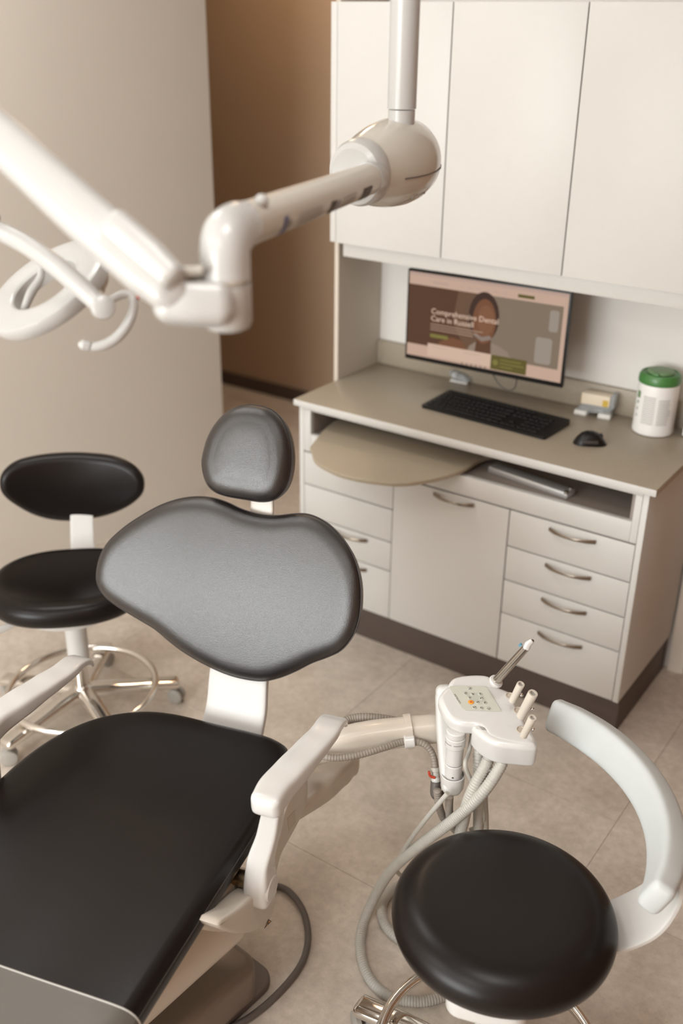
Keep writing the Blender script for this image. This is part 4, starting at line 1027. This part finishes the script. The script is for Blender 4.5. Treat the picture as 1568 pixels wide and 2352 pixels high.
obj('pod_ring', lathe([(0.028, -0.104), (0.044, -0.108), (0.053, -0.103), (0.0575, -0.092), (0.0585, -0.078), (0.0570, -0.072)], pdm, 56), M['lampw'], la, label='white collar ring')
sr = []
prof_r = [(r+0.0008, x) for r, x in prof if r > 0.02]
sdn = (UP*(-0.55)+RT*0.45-FW*0.7); sdn = (sdn-pod_ax*sdn.dot(pod_ax)).normalized()
obj('pod_seam', tube([pc+pod_ax*x+sdn*r for r, x in prof_r if x > -0.06], 0.0011, 6, sub=1), M['cable'], la)
sd2 = (UP*(-0.86)+RT*0.3-FW*0.4); sd2 = (sd2-pod_ax*sd2.dot(pod_ax)).normalized()
tq = pod_ax.cross(sd2)
for i, (s0, l) in enumerate(((0.004, 0.020), (0.018, 0.008), (0.027, 0.010), (0.037, 0.007), (0.045, 0.010))):
    kk = max(q for q in range(len(prof)-1) if prof[q][1] <= s0); tt = (s0-prof[kk][1])/(prof[kk+1][1]-prof[kk][1]); rr_ = prof[kk][0]*(1-tt)+prof[kk+1][0]*tt
    obj('pod_print', tube([pc+pod_ax*s0+sd2*(rr_+0.0006), pc+pod_ax*(s0+l*0.4)+sd2*(rr_+0.0006)+tq*l*0.5], 0.0012, 5, sub=1), M['ink_l'], la)
# arm 1
a1 = obj('horizontal_arm', tube([J1+ax*0.03, J2+ax*0.015], [0.0265, 0.0285], 40, sub=4), M['beige_l'], la, label='cream horizontal arm with printed labels')
cap_ = obj('arm_socket', lathe([(0.0285, -0.03), (0.0285, 0.0), (0.026, 0.002)], axis_m(J1+ax*0.012, ax), 40), M['lampw'], la)
ll = (J1-J2).length
dn = (CAM-(J1+J2)/2); dn = (dn-ax*dn.dot(ax)).normalized()
dl = (-UP*0.8+dn*0.6+RT*0.2); dl = (dl-ax*dl.dot(ax)).normalized()
def patch(s0, s1, a0, a1, mat, name='printed_label', off=0.0008):
    b = bmesh.new(); rows = []; sdx = ax.cross(dl)
    for i in range(7):
        a = math.radians(a0+(a1-a0)*i/6); v = dl*math.cos(a)+sdx*math.sin(a)
        rows.append([b.verts.new(J2+ax*(ll*s)+v*(0.0285-0.002*s+off)) for s in (s0, s1)])
    for i in range(6): b.faces.new((rows[i][0], rows[i+1][0], rows[i+1][1], rows[i][1]))
    return obj(name, b, mat, a1_p)
a1_p = a1
patch(0.20, 0.225, -34, 34, M['ink_b']); patch(0.235, 0.245, -20, 30, M['ink'])
for i in range(5): patch(0.30, 0.30+0.16+0.03*random.random(), -24+i*12, -20+i*12, M['ink_l'])
patch(0.53, 0.575, -24, 22, M['ink']); patch(0.59, 0.60, -20, 20, M['ink_b'])
for i in range(4): patch(0.62, 0.74, -22+i*12, -18+i*12, M['ink_l'])
patch(0.80, 0.88, -26, 26, M['ink'])
# knobs on top
for px_, py_ in ((563, 478), (601, 462)):
    kp_ = D(px_, py_, 1.32+0.02*(px_ > 580)); b = bmesh.new(); bmesh.ops.create_uvsphere(b, u_segments=18, v_segments=10, radius=0.0095, matrix=Matrix.Translation(kp_)); obj('screw_cap', b, M['lampw'], la)
# elbow and knuckle
KX = D(516, 540, 1.28); kz = KX.z
Pk = [J2+ax*0.03, J2+ax*0.012, D(527, 532, 1.285), D(519, 560, 1.28), D(516, 600, 1.28), D(516, 640, 1.28)]
obj('elbow', tube([J2+ax*0.035, D(545, 521, 1.31), D(524, 540, 1.287), D(516, 575, 1.28), Vector((D(516, 600, 1.28).x, D(516, 600, 1.28).y, D(516, 648, 1.28).z))], [0.0285, 0.0315, 0.0325, 0.0315, 0.0315], 36), M['lampw'], la)
kc_ = D(516, 600, 1.28)
def kn(y0, y1, r, name, mat='white', r2=None):
    z0, z1 = D(516, y1, 1.28).z, D(516, y0, 1.28).z
    obj(name, lathe([((r2 or r-0.002)*0.72, z0-0.004), ((r2 or r)-0.003, z0), (r, z0+0.006), (r, z1)], vert(kc_.x, kc_.y), 40), (M['lampw'] if mat == 'white' else M['beige_l']), la)
kn(640, 656, 0.0308, 'knuckle_band', 'beige')
kn(656, 768, 0.0322, 'knuckle', 'white')
# spring arm
e0, e1 = D(388, 668, 1.27), D(-190, 140, 1.34)
sd = (RT*0.64+UP*(-0.0)+UP*0.77)
P = [e0, D(330, 612, 1.275), D(200, 500, 1.285), D(60, 372, 1.30), D(-60, 262, 1.32), e1]
sdp = (UP*0.74+RT*0.66)
obj('spring_arm', sweep(P, [0.056, 0.068, 0.066, 0.062, 0.058, 0.056], [0.060]*6, sdp, 3.0, n=40, sub=6, cap=0.6), M['lampw'], la, label='thick white spring arm')
obj('arm_shroud', sweep([D(395, 640, 1.25), D(340, 588, 1.255), D(272, 528, 1.26)], [0.040, 0.046, 0.046], [0.058]*3, sdp, 3.0, n=32, sub=6, cap=0.3), M['lampw'], la)
obj('arm_gap', sweep([D(395, 632, 1.262), D(430, 628, 1.262), D(462, 626, 1.264)], [0.014, 0.014, 0.012], [0.04]*3, UP, 3, n=20, sub=3, cap=0.3), M['hose'], la)
obj('joint_block', sweep([D(395, 690, 1.275), D(440, 698, 1.275), D(500, 700, 1.28)], [0.060, 0.056, 0.056], [0.052]*3, UP, 3.5, n=28, sub=4, cap=0.4), M['lampw'], la)
# lamp yoke and head
obj('down_arm', tube([e1, D(-150, 260, 1.45), D(-120, 380, 1.55), D(-60, 480, 1.60), D(-20, 515, 1.60)], 0.020, 24), M['lampw'], la)
yk = obj('yoke', tube([D(-40, 515, 1.60), D(8, 535, 1.60), D(60, 562, 1.585), D(120, 604, 1.560), D(180, 655, 1.545), D(228, 700, 1.540)], [0.014, 0.0150, 0.0155, 0.0158, 0.0158, 0.0140], 30), M['lampw'], la, label='white curved lamp yoke')
hn = (-FW*0.67+(-RT*0.545+UP*0.84)*0.74).normalized()
hc = D(100, 650, 1.66); hx_ = (RT*0.84+UP*0.545); LM = frame(hc, hx_, hn.cross(hx_))
if LM.col[2].xyz.dot(hn) < 0: LM = frame(hc, hx_, -(hn.cross(hx_)))
Ro, Ri = 0.112, 0.0605
lp_ = [(Ri, -0.030), (Ri-0.001, -0.004), (Ri+0.002, -0.001), (Ri+0.006, 0.0), (Ro-0.008, 0.0), (Ro-0.002, -0.002), (Ro, -0.006), (Ro-0.001, -0.020), (Ro-0.006, -0.028), (Ro-0.014, -0.030)]
def torus_lathe(pr, m, n=64):
    b = bmesh.new(); R_ = []
    for r, z in pr: R_.append([b.verts.new(m @ Vector((r*math.cos(2*math.pi*k/n), r*math.sin(2*math.pi*k/n), z))) for k in range(n)])
    for i in range(len(R_)):
        for k in range(n): b.faces.new((R_[i][k], R_[i][(k+1) % n], R_[(i+1) % len(R_)][(k+1) % n], R_[(i+1) % len(R_)][k]))
    return b
obj('lamp_head', torus_lathe(lp_, LM), M['lampw'], la, label='white ring shaped lamp head')
pv = D(238, 705, 1.530)
obj('pivot_cap', lathe([(0.010, -0.024), (0.017, -0.020), (0.0185, -0.004), (0.0175, 0.003), (0.0150, 0.005), (0.0, 0.0055)], axis_m(pv, (RT*0.38-FW*0.9-UP*0.1)), 36), M['lampw'], la)
obj('handle', tube([D(245, 697, 1.575), D(262, 685, 1.580), D(284, 676, 1.583), D(300, 679, 1.585), D(307, 695, 1.585), D(303, 722, 1.585), D(290, 750, 1.580), D(268, 776, 1.575), D(240, 792, 1.572), D(215, 797, 1.57), D(203, 795, 1.57)], [0.006, 0.0062, 0.0065, 0.0068, 0.0072, 0.0076, 0.0082, 0.0085, 0.0080, 0.0070, 0.0058], 18), M['lampw'], la, label='curved white lamp handle')
obj('handle_tip', tube([D(205, 795, 1.568), D(190, 792, 1.565), D(180, 790, 1.564)], [0.0082, 0.0085, 0.0030], 18), M['lampw'], la)
obj('handle', tube([D(45, 740, 1.66), D(55, 712, 1.665), D(72, 672, 1.67), D(92, 640, 1.68), D(96, 610, 1.69)], [0.002, 0.006, 0.0078, 0.0065, 0.005], 16), M['lampw'], la)
obj('rear_lug', sweep([D(234, 610, 1.66), D(238, 640, 1.66), D(236, 668, 1.655)], [0.014, 0.016, 0.006], [0.012]*3, RT, 3, n=16, sub=4, cap=0.3), M['beige_d'], la)
bt_ = D(306, 681, 1.59); b = bmesh.new(); bmesh.ops.create_icosphere(b, subdivisions=2, radius=0.004, matrix=Matrix.Translation(D(316, 684, 1.585))); obj('red_button', b, M['red'], la)

# ceiling lamp fittings
for i, (lx, ly) in enumerate(LAMPS):
    cl = thing('ceiling_light', 'square flush ceiling light panel ' + ('by the greige wall over the operator stool', 'by the brown wall over the round stool', 'by the greige wall on the window side', 'by the brown wall on the window side')[i], 'ceiling light', (lx, ly, 3.16), 'square ceiling light panels')
    obj('frame', box((lx-0.30, ly-0.30, 3.160), (lx+0.30, ly+0.30, 3.199), 0.003), M['offwhite'], cl)
